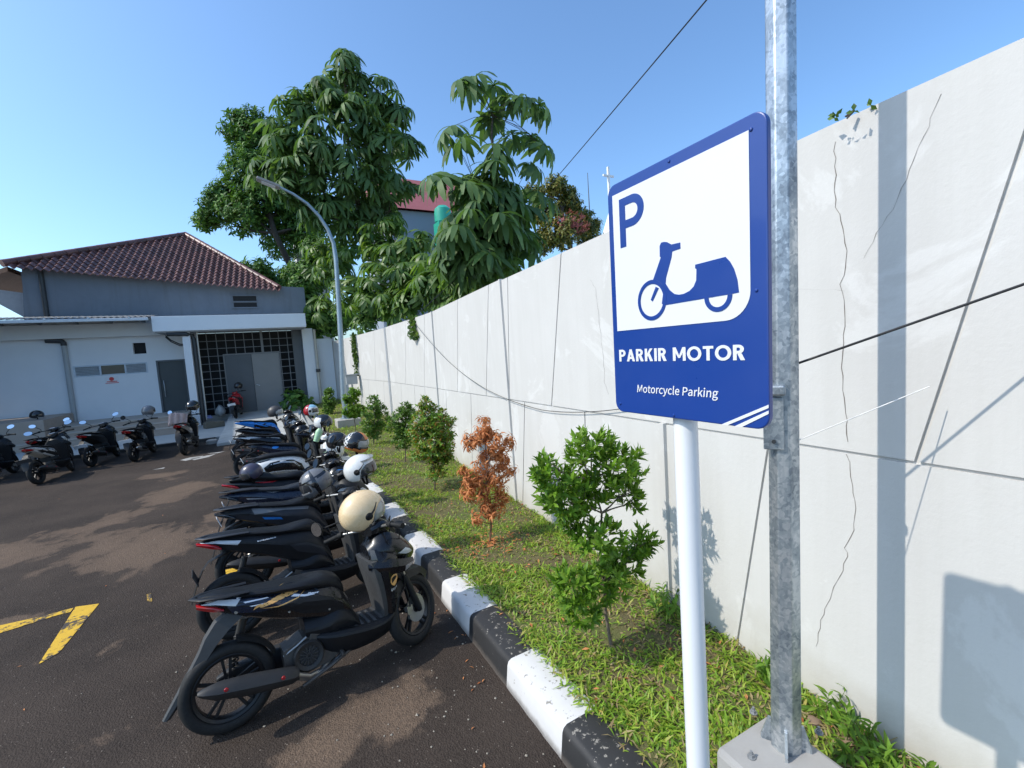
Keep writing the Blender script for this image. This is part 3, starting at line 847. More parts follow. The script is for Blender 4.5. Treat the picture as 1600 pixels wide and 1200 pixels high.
g = MB(); g.span((p0.x, 31, 0), (p0.x+1.7, 33, p0.z+.2)); g.xf(Matrix.Translation(-TO)); g.build('wall', plain('tower_plaster', (.5, .5, .49), .9), tw_)
g = MB(); g.span((p0.x+.45, 30.97, p0.z-1.6), (p0.x+1.1, 30.998, p0.z-.5)); g.xf(Matrix.Translation(-TO)); g.build('window', A_['glass'], tw_)
# church with the white cross
cp = at_y(951, 285, 22); cb = at_y(948, 362, 22)
ch = empty('church_spire', (cp.x, 22, 0), label='white church spire topped by a thin white cross', cat='church')
CO = Vector((cp.x, 22, 0)); wm = plain('white_church_paint', (.75, .75, .74), .6)
g = MB(); zt = at_y(951, 292, 22).z
g.add([(cp.x-1.5, 20.5, cb.z-4.5), (cp.x+1.5, 20.5, cb.z-4.5), (cp.x+1.5, 23.5, cb.z-4.5), (cp.x-1.5, 23.5, cb.z-4.5), (cp.x, 22, zt-1.3)], [(0, 1, 4), (1, 2, 4), (2, 3, 4), (3, 0, 4)])
g.span((cp.x-1.45, 20.55, 0), (cp.x+1.45, 23.45, cb.z-4.5)); g.xf(Matrix.Translation(-CO)); g.build('spire', wm, ch)
g = MB(); ztop_ = at_y(951, 261, 22).z; zc = at_y(951, 275, 22).z
g.span((cp.x-.06, 21.94, zt-1.6), (cp.x+.06, 22.06, ztop_)); g.span((cp.x-.42, 21.95, zc-.05), (cp.x-.061, 22.05, zc+.06)); g.span((cp.x+.061, 21.95, zc-.05), (cp.x+.42, 22.05, zc+.06)); g.xf(Matrix.Translation(-CO)); g.build('cross', wm, ch)
p = at_y(918, 270, 24); q = at_y(919, 318, 24); g = MB(); g.tube([(p.x, 24, 0), (p.x, 24, q.z), (p.x, 24, p.z)], [.05, .04, .02], 6)
tag(g.build('aerial_mast', A_['dkmetal']), 'thin dark aerial mast rising above the far trees', 'mast')

# ------------------------------------------------------------------ street lamp
LB = Vector((2.02, 13.95, soil_z(2.02, 13.95)))
lamp = empty('street_lamp', LB, label='tall blue-grey street lamp with a curved arm on a concrete footing', cat='street lamp')
def lpart(mb, name, m, parent=None, **k):
    mb.xf(Matrix.Translation(-LB)); return mb.build(name, m, parent or lamp, **k)
g = MB(); g.span((LB.x-.33, LB.y-.3, LB.z-.1), (LB.x+.33, LB.y+.3, LB.z+.23)); lpart(g, 'footing', A_['conc'], bevel=.02)
pts = [LB+Vector((0, 0, .23)), at_y(537, 620, LB.y), at_y(532, 520, LB.y), at_y(525, 405, LB.y)]
path = [at_y(525, 405, LB.y), at_y(521, 380, LB.y), at_y(512, 358, LB.y), at_y(499, 338, LB.y), at_y(480, 318, LB.y), at_y(458, 303, LB.y), at_y(436, 292, LB.y)]
g = MB(); g.tube([pts[0], pts[1], pts[2], pts[3]]+path[1:], [.09, .085, .072, .06, .055, .05, .046, .042, .038, .034], 8); lpart(g, 'pole', A_['lamppole'], smooth=50)
g = MB(); g.lathe([(.2, 0), (.2, .025), (.1, .03), (.1, 0)], 'Z', LB+Vector((0, 0, .232)), 12, closed=True)
for k in range(4):
    a = k*math.pi/2+.78; g.box(LB+Vector((.13*math.cos(a), .13*math.sin(a), .33)), (.1, .012, .16), (0, 0, a))
lpart(g, 'base_plate', A_['lamppole'])
g = MB(); a, b = at_y(437, 293, LB.y), at_y(401, 279, LB.y); d = (b-a)
ang = math.atan2(d.z, d.x)
c = (a+b)/2; g.box(c, (d.length, .26, .075), (0, -ang, 0)); lh = lpart(g, 'lamp_head', plain('grey_lamp_housing', (.30, .27, .25), .5), bevel=.02)
g = MB(); g.box(c-Vector((0, 0, .045)), (d.length*.6, .2, .02), (0, -ang, 0)); lpart(g, 'lens', A_['signwhite'], lh)

# electric box on a short post beside the lamp
p = at_z(585, 668, soil_z(2.4, 11)); 
p = wall_at(20.8, 0, .2)
g = MB(); q = at_y(549, 590, p.y); g.span((q.x-.2, p.y-.09, q.z-.25), (q.x+.2, p.y+.09, q.z+.1)); bx = g.build('meter_box', A_['greypipe'], bevel=.01)
g = MB(); g.span((q.x-.25, p.y-.14, q.z+.1), (q.x+.25, p.y+.12, q.z+.13)); g.build('lid', A_['greypipe'], bx)
g = MB(); g.tube([(q.x, p.y, .3), (q.x, p.y, q.z-.25)], .03, 8); g.build('stand', A_['greypipe'], bx)
tag(bx, 'small grey meter box on a stand against the wall behind the lamp post', 'meter box')

# ------------------------------------------------------------------ foreground galvanised pole
PX, PY, PZ = 1.806, 1.06, .42
gp = empty('galvanised_pole', (PX, PY, .1), label='thick galvanised octagonal pole on a concrete block, right behind the sign', cat='pole')
PO = Vector((PX, PY, .1))
def ppart(mb, name, m, parent=None, **k):
    mb.xf(Matrix.Translation(-PO)); return mb.build(name, m, parent or gp, **k)
def octa(z, r, a0=.15): return [Vector((PX+r*math.cos(a0+i*math.pi/4), PY+r*math.sin(a0+i*math.pi/4), z)) for i in range(8)]
def octs(z, r): return [p+Vector((.0105, -.006, 0))*(z-PZ) for p in octa(z, r)]
g = MB(); g.rings([octs(PZ-.05, .0605), octs(3, .0555), octs(7, .047)]); ppart(g, 'shaft', A_['galv'], bevel=.004)
c1, c2, c3 = at_z(1203, 1112, PZ), at_z(1117, 1168, PZ), at_z(1327, 1203, PZ)
c4 = c2+c3-c1
g = MB(); low = [Vector((v.x, v.y, .0)) for v in (c1, c2, c4, c3)]; cen = (c2+c3)/2
g.rings([[cen+(v-Vector((cen.x, cen.y, v.z)))*1.05-Vector((0, 0, cen.z-v.z)) if False else Vector((cen.x+(v.x-cen.x)*1.03, cen.y+(v.y-cen.y)*1.03, .0)) for v in low], [c1, c2, c4, c3]])
ppart(g, 'footing', A_['conc2'], bevel=.022)
A_['bolt'] = plain('zinc_bolt', (.30, .31, .32), .5, metal=.6)
for k in range(4):
    a = .15+k*math.pi/2+math.pi/8
    ca, sa = math.cos(a), math.sin(a)
    g = MB(); g.prism([(.050, -.02), (.095, -.02), (.095, .02), (.066, .11), (.050, .11)], (-sa*.012, ca*.012, 0), (PX+sa*.006, PY-ca*.006, PZ), (ca, sa, 0), (0, 0, 1)); ppart(g, 'gusset', A_['galv'], bevel=.002)
    a += math.pi/4
    bxp = Vector((PX+.18*math.cos(a), PY+.18*math.sin(a), PZ+.0005))
    g = MB(); g.tube([bxp, bxp+Vector((0, 0, .004))], .017, 12); g.tube([bxp+Vector((0, 0, .0041)), bxp+Vector((0, 0, .015))], .0115, 6); g.tube([bxp+Vector((0, 0, .0151)), bxp+Vector((0, 0, .028))], .006, 8); ppart(g, 'anchor_bolt', A_['bolt'])
# cable entry hatch with its rain cap, on the side towards the camera
hd = Vector((-PX, -PY, 0)).normalized(); ang = math.atan2(hd.y, hd.x)
hc = Vector((PX, PY, 0))+hd*.0535+Vector((-hd.y, hd.x, 0))*(-.020)
hz0, hz1 = 1.62, 1.83
e = at_x(1220, 704, hc.x); hz0 = e.z; hz1 = at_x(1220, 622, hc.x).z
g = MB(); g.box((hc.x, hc.y, (hz0+hz1)/2), (.014, .072, hz1-hz0), (0, 0, ang)); hat = ppart(g, 'hatch', A_['galv'], bevel=.003)
cz = at_x(1218, 610, hc.x).z
g = MB(); g.box((hc.x+hd.x*.006, hc.y+hd.y*.006, cz), (.042, .088, .042), (0, R(0), ang)); ppart(g, 'rain_cap', A_['galv'], hat, bevel=.008)
bp = Vector((hc.x, hc.y, hz0+.035))+hd*.012
g = MB(); g.tube([bp-hd*.01, bp+hd*.008], .008, 8); ppart(g, 'screw', A_['blackpipe'], hat)

# ------------------------------------------------------------------ the parking sign
SX = .94; SK = .94/1.30; SYF, SZ0 = 1.4538*SK, 2.2-.2967*SK; SW, SH = .667, .926
sg = empty('parking_sign', (SX+.05, .83, 0), label='blue and white motorcycle parking sign on a round white post', cat='sign')
GO2 = Vector((SX+.05, .83, 0))
def spt(u, v, off): return Vector((SX-off, SYF-(u+(v-.45)*.0145)*SK, SZ0+v*SK))
def spart(mb, name, m, parent=None, **k):
    mb.xf(Matrix.Translation(-GO2)); return mb.build(name, m, parent or sg, **k)
def rrect(x0, y0, x1, y1, r, n=8, only=None):
    out = []
    for ci, (cx, cy, a0) in enumerate(((x1-r, y1-r, 0), (x0+r, y1-r, 90), (x0+r, y0+r, 180), (x1-r, y0+r, 270))):
        if only is not None and ci not in only:
            out.append(((x1, y1), (x0, y1), (x0, y0), (x1, y0))[ci]); continue
        for k in range(n+1):
            a = R(a0+90*k/n); out.append((cx+r*math.cos(a), cy+r*math.sin(a)))
    return out
def splate(polys, off, thick, name, m, parent=None, **k):
    g = MB()
    for p in polys: g.prism(p, (thick, 0, 0), spt(0, 0, off), (0, -SK, 0), (0, -.0145*SK, SK))
    return spart(g, name, m, parent, **k)
board = splate([rrect(0, 0, SW, SH, .042)], 0, .016, 'board', A_['signblue'], bevel=.003)
WX0, WX1, WY0, WY1 = .030, .614, .339, .883
splate([rrect(WX0, WY0, WX1, WY1, .085, 10, only=(3,))], .0013, .0012, 'white_panel', A_['signwhite'], board)
def text_on_sign(txt, x0, x1, ybase, cap, bold, shear, name):
    vs, fs = text_mesh(txt, 1.0, bold, shear)
    xs = [v.x for v in vs]; w = max(xs)-min(xs)
    ref, _ = text_mesh(txt[0], 1.0, bold, shear); ch_ = max(v.y for v in ref)-min(v.y for v in ref); y0 = min(v.y for v in ref)
    kx = (x1-x0)/w; ky = cap/ch_
    g = MB(); g.add([spt(x0+(v.x-min(xs))*kx, ybase+(v.y-y0)*ky, .0014) for v in vs], fs)
    o = spart(g, name, A_['signwhite'] if name != 'letter' else A_['signblue'], board, recalc=False); 
    for p in o.data.polygons: pass
    return o
# heavy capitals drawn stroke by stroke (x, y in cap heights)
def bar(x0, y0, x1, y1, w):
    d = math.hypot(x1-x0, y1-y0); nx, ny = -(y1-y0)/d*w/2, (x1-x0)/d*w/2
    return [(x0-nx, y0-ny), (x1-nx, y1-ny), (x1+nx, y1+ny), (x0+nx, y0+ny)]
SWD = .205
def glyph(ch):
    w = SWD; rect = lambda a, b, c, d: [(a, b), (c, b), (c, d), (a, d)]
    if ch in 'PR':
        h0 = .40 if ch == 'P' else .42; m = (1+h0)/2; r = (1-h0)/2; k = .30
        out = [rect(0, 0, w, 1), rect(w, 1-w*.9, k, 1), rect(w, h0, k, h0+w*.9)]+band(arc(k, m, r*1.05, r, -90, 90, 14), arc(k, m, r*1.05-w, r-w*.9, -90, 90, 14))
        if ch == 'R': out.append([(.24, h0+.02), (.24+.24, h0+.02), (.66, 0), (.42, 0)])
        return out, (.62 if ch == 'P' else .66)
    if ch == 'A': return [[(0, 0), (.215, 0), (.47, 1), (.27, 1)], [(.525, 0), (.74, 0), (.47, 1), (.27, 1)], rect(.17, .20, .57, .37)], .74
    if ch == 'K': return [rect(0, 0, w, 1), [(w, .34), (w, .60), (.42, 1), (.66, 1)], [(.24, .52), (.42, .62), (.68, 0), (.44, 0)]], .68
    if ch == 'I': return [rect(0, 0, w, 1)], w
    if ch == 'M': return [rect(0, 0, w, 1), rect(.92-w, 0, .92, 1), [(0, 1), (.22, 1), (.53, .22), (.39, .22)], [(.70, 1), (.92, 1), (.53, .22), (.39, .22)]], .92
    if ch == 'O': return band(arc(.47, .5, .48, .52, 0, 360, 36), arc(.47, .5, .48-w, .52-w*.95, 0, 360, 36)), .94
    if ch == 'T': return [rect(0, 1-w*.92, .66, 1), rect(.33-w/2, 0, .33+w/2, 1-w*.92)], .66
    return [], .26
def arc(cx, cy, rx, ry, a0, a1, n=24): return [(cx+rx*math.cos(R(a0+(a1-a0)*k/n)), cy+ry*math.sin(R(a0+(a1-a0)*k/n))) for k in range(n+1)]
def band(outer, inner):
    return [(outer[i], outer[i+1], inner[i+1], inner[i]) for i in range(len(outer)-1)]
def word(txt, x0, x1, yb, cap):
    x = 0; items = []
    for ch in txt:
        polys, w = glyph(ch); items.append((x, polys)); x += w+.105
    k = (x1-x0)/(x-.105)
    for x, polys in items:
        if not polys: continue
        g = MB()
        for i, p in enumerate(polys): g.prism([(x0+(x+a)*k, yb+b*cap) for a, b in p], (.0005, 0, 0), spt(0, 0, .0012+.00006*(i % 5)), (0, -SK, 0), (0, -.0145*SK, SK))
        spart(g, 'letter', A_['signwhite'], board)
word('PARKIR MOTOR', .035, .594, .2125, .0485)
text_on_sign('Motorcycle Parking', .131, .499, .0885, .030, .004, .12, 'lettering')
TEXT_SPACE = 1.0
# letter P
def arc(cx, cy, rx, ry, a0, a1, n=24): return [(cx+rx*math.cos(R(a0+(a1-a0)*k/n)), cy+ry*math.sin(R(a0+(a1-a0)*k/n))) for k in range(n+1)]
def band(outer, inner):
    return [(outer[i], outer[i+1], inner[i+1], inner[i]) for i in range(len(outer)-1)]
x0, x1, yb, yt = .068, .1005, .668, .856
bowl_c = yt-.059
sp = [[(x0, yb), (x1, yb), (x1, yt), (x0, yt)]]
sp += [[(x1, yt-.031), (.137, yt-.031), (.137, yt), (x1, yt)], [(x1, yt-.118), (.137, yt-.118), (.137, yt-.087), (x1, yt-.087)]]
sp += band(arc(.137, bowl_c, .062, .059, -90, 90), arc(.137, bowl_c, .030, .028, -90, 90))
splate(sp, .0022, .0008, 'letter', A_['signblue'], board)
# scooter pictogram
body = [(.2698, .6311), (.2773, .6416), (.290, .641), (.3040, .6370), (.3232, .6245), (.3614, .6222), (.3618, .6015), (.3259, .5995), (.3223, .5803), (.2950, .5130), (.2925, .4926), (.310, .467), (.330, .451), (.350, .4455), (.372, .4458), (.395, .452), (.412, .464), (.4232, .4834), (.4252, .5205), (.4201, .5231), (.4205, .5355), (.5334, .5380), (.549, .520), (.5623, .4958), (.573, .461), (.5777, .4215), (.5600, .4204), (.285, .4160), (.272, .423), (.283, .478), (.2307, .5108), (.2738, .5902), (.2690, .5931)]
pic = [body]
whl = band(arc(.2240, .4420, .0706, .0752, 0, 360, 40), arc(.2240, .4420, .0570, .0600, 0, 360, 40))
whl += band(arc(.5045, .4195, .0506, .0495, 180, 360, 24), arc(.5045, .4195, .0345, .0345, 180, 360, 24))
splate(pic, .0022, .0008, 'pictogram', A_['signblue'], board)
splate(whl[:40], .0027, .0008, 'pictogram_wheel', A_['signblue'], board); splate(whl[40:], .0027, .0008, 'pictogram_wheel', A_['signblue'], board)
splate([[(.2460, .4887), (.2196, .4437), (.2280, .4372), (.2600, .4817)]], .0028, .0006, 'pictogram_spoke', A_['signblue'], board)
splate([[(.508, .001), (.530, .001), (.6665, .0690), (.6665, .0790)], [(.556, .001), (.580, .001), (.6665, .0515), (.6665, .0615)]], .0014, .0006, 'stripe', A_['signwhite'], board)
for (u, v) in ((.030, .034), (.3103, .012), (.6208, .882), (.3204, .908), (.632, .42)):
    g = MB(); g.lathe([(.001, .003), (.004, .0025), (.006, 0), (.001, 0)][::-1], 'X', (0, 0, 0), 10); 
    k = len(g.v)-40
    for i in range(k, len(g.v)):
        x, y, z = g.v[i]; p = spt(u+y, v+z, x+.0005); g.v[i] = tuple(p)
    spart(g, 'rivet', A_['signblue'], board, smooth=40)
splate([[(.06, .1), (.6, .1), (.6, .13), (.06, .13)], [(.06, .78), (.6, .78), (.6, .81), (.06, .81)]], -.018, .02, 'back_rail', A_['signgrey'])
py_ = at_x(1071, 668, SX+.052).y
g = MB(); g.tube([(SX+.052, py_, 0), (SX+.052, py_, SZ0+.84*SK)], .0318, 32); spart(g, 'post', A_['postwhite'], smooth=40)
# ------------------------------------------------------------------ vegetation
LM = {}
LM['grass'] = leafmat('grass_blades', [(0.0948, 0.193, 0.0168), (0.1897, 0.3267, 0.03), (0.2687, 0.401, 0.042), (0.3478, 0.4158, 0.06), (0.158, 0.2822, 0.024), (0.4267, 0.3564, 0.096)], .5, .35)
LM['dry'] = leafmat('dry_grass', [(.16, .11, .045), (.28, .21, .10), (.34, .27, .14)], .7, .15)
LM['shrub'] = leafmat('shrub_leaf', [(0.0607, 0.1313, 0.0154), (0.108, 0.2125, 0.022), (0.1755, 0.3125, 0.033), (0.081, 0.1625, 0.0176), (0.2295, 0.3375, 0.044)], .42, .35, .3)
LM['shrubdark'] = leafmat('dark_shrub_leaf', [(0.045, 0.1079, 0.0165), (0.09, 0.1796, 0.0248), (0.1424, 0.2372, 0.033), (0.06, 0.1294, 0.0193)], .42, .25)
LM['shrubred'] = leafmat('red_tipped_shrub_leaf', [(0.058, 0.1444, 0.0177), (0.1159, 0.2356, 0.0253), (0.1884, 0.3042, 0.0329), (0.2898, 0.1368, 0.0253), (0.0941, 0.1977, 0.0202), (0.1594, 0.2661, 0.0278)], .42, .25)
LM['dead'] = leafmat('withered_leaf', [(0.2932, 0.0949, 0.0345), (0.4657, 0.1725, 0.069), (0.5865, 0.2501, 0.1035), (0.3795, 0.1294, 0.0483)], .75, .2, spec=.15)
LM['cecropia'] = leafmat('palmate_leaf', [(0.053, 0.1043, 0.0383), (0.0845, 0.1507, 0.051), (0.1206, 0.2007, 0.0638), (0.0676, 0.1244, 0.0426)], .58, .32, spec=.35)
LM['cecropia_bright'] = leafmat('young_palmate_leaf', [(0.0675, 0.1366, 0.0338), (0.1215, 0.2111, 0.0405), (0.054, 0.1118, 0.0297), (0.1755, 0.2608, 0.054)], .45, .36, spec=.4)
LM['dense'] = leafmat('glossy_dark_leaf', [(0.0346, 0.084, 0.0211), (0.0576, 0.13, 0.0282), (0.096, 0.2, 0.0387), (0.1536, 0.26, 0.0528)], .55, .22, .25)
LM['yellowish'] = leafmat('yellowing_leaf', [(0.0875, 0.1125, 0.025), (0.1875, 0.1875, 0.0375), (0.275, 0.225, 0.05), (0.0562, 0.0875, 0.0187), (0.075, 0.1125, 0.025)], .5, .25)
LM['pinkred'] = leafmat('red_blossom', [(.28, .07, .07), (.35, .12, .11), (.2, .05, .05)], .6, .2)
LM['vine'] = leafmat('vine_leaf', [(.05, .10, .02), (.09, .16, .03), (.14, .20, .05)], .45, .3)
BARK = plain('grey_brown_bark', (.14, .11, .085), .9, var=.3, scale=14, bmp=.4, bscale=60)
DKBARK = plain('dark_bark', (.06, .05, .042), .9, var=.3, scale=10, bmp=.4, bscale=50)
DEADBARK = plain('dry_reddish_twig', (.20, .10, .06), .9, var=.25, scale=20)

def rdir(n, up=0.0):
    v = rng.normal(size=(n, 3)); v[:, 2] += up
    return v/np.linalg.norm(v, axis=1, keepdims=True)
def in_ball(n, c, rad, shell=.45):
    d = rdir(n); r = (shell**3+(1-shell**3)*rng.random(n))**(1/3)
    return np.array(c)+d*r[:, None]*np.array(rad), d
def sprays(P, A, L, W, per=7, spread=(35, 75), droop=.5, k=3, shape='lance', stem=.5, fold=.25, lvar=.25):
    """sprays of leaves: twig tip P, twig axis A, 'per' leaves round each twig"""
    n = len(P); A = A/np.linalg.norm(A, axis=1, keepdims=True)
    ref = np.where(np.abs(A[:, 2:3]) < .9, np.array([[0, 0, 1.0]]), np.array([[1.0, 0, 0]]))
    U = np.cross(A, ref); U /= np.linalg.norm(U, axis=1, keepdims=True); V = np.cross(A, U)
    Ps, Ds, Ns, Ls = [], [], [], []
    for j in range(per):
        a = 2*math.pi*(j*.382)+rng.normal(0, .3, n); t = j/max(1, per-1)
        sp = np.radians(spread[1]+(spread[0]-spread[1])*t+rng.normal(0, 9, n))
        rad = U*np.cos(a)[:, None]+V*np.sin(a)[:, None]
        D = A*np.cos(sp)[:, None]+rad*np.sin(sp)[:, None]
        N = A*np.sin(sp)[:, None]-rad*np.cos(sp)[:, None]+rng.normal(0, .22, (n, 3))
        Ps.append(P+A*(stem*L*(t-.6))); Ds.append(D); Ns.append(N); Ls.append(L*(1-lvar+2*lvar*rng.random(n)))
    P_ = np.concatenate(Ps); D_ = np.concatenate(Ds); N_ = np.concatenate(Ns); L_ = np.concatenate(Ls)
    return leaves(P_, D_, N_, L_, L_*(W/L), droop, k, fold, shape)
def palmate(P, A, L, W, per=9, droop=.95, k=5):
    """big hand-shaped leaves: hub P, hub axis A, 'per' drooping leaflets of length L"""
    n = len(P); L = np.asarray(L)*np.ones(n)
    A = A/np.linalg.norm(A, axis=1, keepdims=True)
    U = np.cross(A, rdir(n)); U /= np.linalg.norm(U, axis=1, keepdims=True); V = np.cross(A, U)
    out = []
    Ps, Ds, Ns, Ls, Dr = [], [], [], [], []
    for j in range(per):
        a = (j-(per-1)/2)*(2*math.pi*.90/per)+rng.normal(0, .07, n)
        rad = U*np.cos(a)[:, None]+V*np.sin(a)[:, None]
        lift = .22+rng.normal(0, .10, n)
        Ds.append(rad+A*lift[:, None]); Ns.append(A-rad*.2+rng.normal(0, .08, (n, 3)))
        Ls.append(L*(.62+.38*np.cos(a*.5)**2)*(.9+.2*rng.random(n))); Ps.append(P); Dr.append(droop*(.8+.5*rng.random(n)))
    Lc = np.concatenate(Ls)
    return leaves(np.concatenate(Ps), np.concatenate(Ds), np.concatenate(Ns), Lc, Lc*(W), np.concatenate(Dr), k, .22, 'obov')

def limbs(name, paths, mat, parent):
    g = MB()
    for pts, r0, r1, n in paths:
        k = len(pts); g.tube(pts, [r0+(r1-r0)*i/(k-1) for i in range(k)], n)
    return g.build(name, mat, parent, smooth=60)
def bend(a, b, k=5, wob=.06, sag=0):
    a, b = Vector(a), Vector(b); L = (b-a).length; pts = []
    for i in range(k+1):
        t = i/k; p = a.lerp(b, t)
        if 0 < i < k: p += Vector((random.gauss(0, wob), random.gauss(0, wob), random.gauss(0, wob)))*L*.5
        p.z += sag*math.sin(math.pi*t)*L
        pts.append(p)
    return pts
def pxm(px, py, Y):            # metres per photo pixel at that depth
    p = at_y(px, py, Y); dep = float(np.array([p.x, p.y, p.z-CAM_H]) @ CM[:, 2]); return dep/F_PX
def local(V, o): return V-np.array(o)

# ---- garden shrubs
def shrub(base, Y, lobes, leafL, leafW, mat, bark, label, dens=1.0, per=7, trunk_r=.012, group='young shrubs along the wall', name='garden_shrub', spread=(30, 70), droop=.4, extra=None, k=3):
    b = at_y(base[0], base[1], Y); b.z = soil_z(b.x, b.y)-.01
    root = empty(name, b, label=label, cat='shrub', group=group)
    m = pxm(base[0], base[1], Y)
    Ps, As = [], []; paths = []
    cs = []
    for (px, py, rx, ry) in lobes:
        c = at_y(px, py, Y); c = Vector((c.x, Y+random.uniform(-.5, .5)*rx*m, c.z)); cs.append((c, rx*m, ry*m))
    topc = max(cs, key=lambda q: q[0].z)
    tr = bend(b, topc[0], 6, .025)
    paths.append((tr, trunk_r, trunk_r*.35, 8))
    for c, rx, ry in cs:
        n = max(5, int(dens*40*(rx*ry)/(.1*.1)))
        n = min(n, 900)
        P, d = in_ball(n, c, (rx, rx*.9, ry), .35)
        out = (P-np.array(b))*np.array([1, 1, .15]); out /= np.linalg.norm(out, axis=1, keepdims=True)
        A = d*.7+out*.35+rng.normal(0, .3, (n, 3)); A[:, 2] += .55
        Ps.append(P); As.append(A)
        # feeder limb from the trunk and a few twigs
        best = min(tr, key=lambda p: (p-c).length+max(0, p.z-c.z+.05)*2)
        br = bend(best, c, 3, .06); paths.append((br, trunk_r*.55, trunk_r*.2, 6))
        for q in P[::max(1, n//9)]:
            paths.append((bend(br[2], q, 2, .05), trunk_r*.22, trunk_r*.1, 4))
    P = np.concatenate(Ps); A = np.concatenate(As)
    V, Q = sprays(P, A, leafL, leafW, per, spread, droop, k)
    for pth in paths:
        for p in pth[0]: p -= b
    limbs('trunk', paths, bark, root)
    np_mesh('foliage', local(V, b), Q, mat, root)
    return root
shrub((955, 1005), 2.23, [(935, 700, 40, 24), (958, 728, 42, 34), (905, 715, 16, 16), (846, 728, 17, 16), (868, 752, 32, 24), (900, 782, 46, 34), (938, 775, 36, 30), (980, 770, 18, 26), (995, 785, 12, 20), (1003, 845, 24, 24), (985, 880, 34, 22), (1000, 862, 24, 16), (925, 835, 42, 24), (895, 820, 20, 16), (890, 905, 34, 26), (935, 905, 40, 26), (905, 950, 30, 18), (965, 905, 22, 14)],
      .064, .0205, LM['shrub'], BARK, 'tall bright green shrub with lance leaves just left of the white sign post', dens=.66, per=8, spread=(18, 62), droop=.25)
shrub((765, 845), 4.18, [(757, 660, 14, 16), (755, 680, 24, 16), (732, 688, 15, 14), (775, 690, 26, 20), (767, 712, 24, 16), (790, 722, 17, 14), (740, 742, 24, 20), (775, 742, 26, 16), (802, 736, 9, 9), (752, 768, 32, 20), (782, 774, 16, 18), (760, 795, 26, 14), (745, 812, 12, 7)],
      .062, .017, LM['dead'], DEADBARK, 'withered shrub with rusty brown leaves', dens=.45, per=8, droop=1.1, spread=(60, 120))
shrub((679, 762), 6.39, [(664, 632, 12, 12), (672, 655, 28, 22), (660, 673, 22, 22), (688, 666, 22, 26), (678, 690, 32, 22), (697, 698, 11, 22), (672, 713, 28, 14), (690, 714, 18, 14), (678, 738, 17, 10)],
      .066, .022, LM['shrubred'], BARK, 'largest rounded shrub with reddish tips, left of the withered brown one', dens=.62, per=7)
shrub((633, 722), 8.3, [(634, 638, 10, 9), (626, 650, 17, 13), (643, 648, 14, 14), (622, 670, 16, 17), (640, 672, 17, 18), (630, 692, 16, 12)],
      .07, .024, LM['shrubdark'], BARK, 'mid green shrub half hidden behind the reddish tipped rounded shrub', dens=.5, per=7)
shrub((584, 694), 10.5, [(583, 628, 11, 12), (593, 638, 9, 9), (577, 646, 13, 9), (598, 655, 13, 11), (574, 667, 12, 11), (591, 670, 13, 11), (585, 680, 10, 8)],
      .075, .028, LM['shrubdark'], BARK, 'dark open shrub to the right of the lamp footing', dens=.4, per=7)
shrub((555, 674), 12.7, [(553, 613, 9, 8), (540, 622, 5, 5), (550, 626, 11, 7), (546, 642, 11, 9), (560, 642, 11, 9), (553, 648, 12, 6)],
      .075, .03, LM['shrub'], BARK, 'clipped two tier shrub on a bare stem in front of the street lamp', dens=.7, per=7)
shrub((514, 648), 17.3, [(514, 613, 7, 7), (513, 624, 9, 8), (515, 634, 9, 8), (513, 642, 8, 6)],
      .085, .035, LM['shrubdark'], BARK, 'small upright shrub farthest along the wall near the building corner', dens=.6, per=7)

# ---- dark leafy pot plant by the entrance
b = at_y(466, 640, 20.6); b.z = .3
root = empty('potted_plant', b, label='dark broad leaved plant beside the entrance grille', cat='plant')
P = []; A = []
for (px, py, r) in ((462, 622, 9), (450, 628, 9), (472, 630, 10), (480, 636, 7), (458, 635, 9)):
    c = at_y(px, py, 20.6); p, d = in_ball(16, c, [r*.033]*3, .3); P.append(p); A.append(d+np.array([0, 0, .6]))
P = np.concatenate(P); A = np.concatenate(A)
V, Q = sprays(P, A, .3, .17, 5, (40, 85), .7, 3); np_mesh('foliage', local(V, b), Q, LM['dense'], root)
g = MB(); g.lathe([(.001, -.2), (.2, -.2), (.26, .12), (.24, .12), (.2, .08), (.001, .08)], 'Z', (0, 0, 0), 18); g.build('pot', A_['conc'], root, smooth=40)

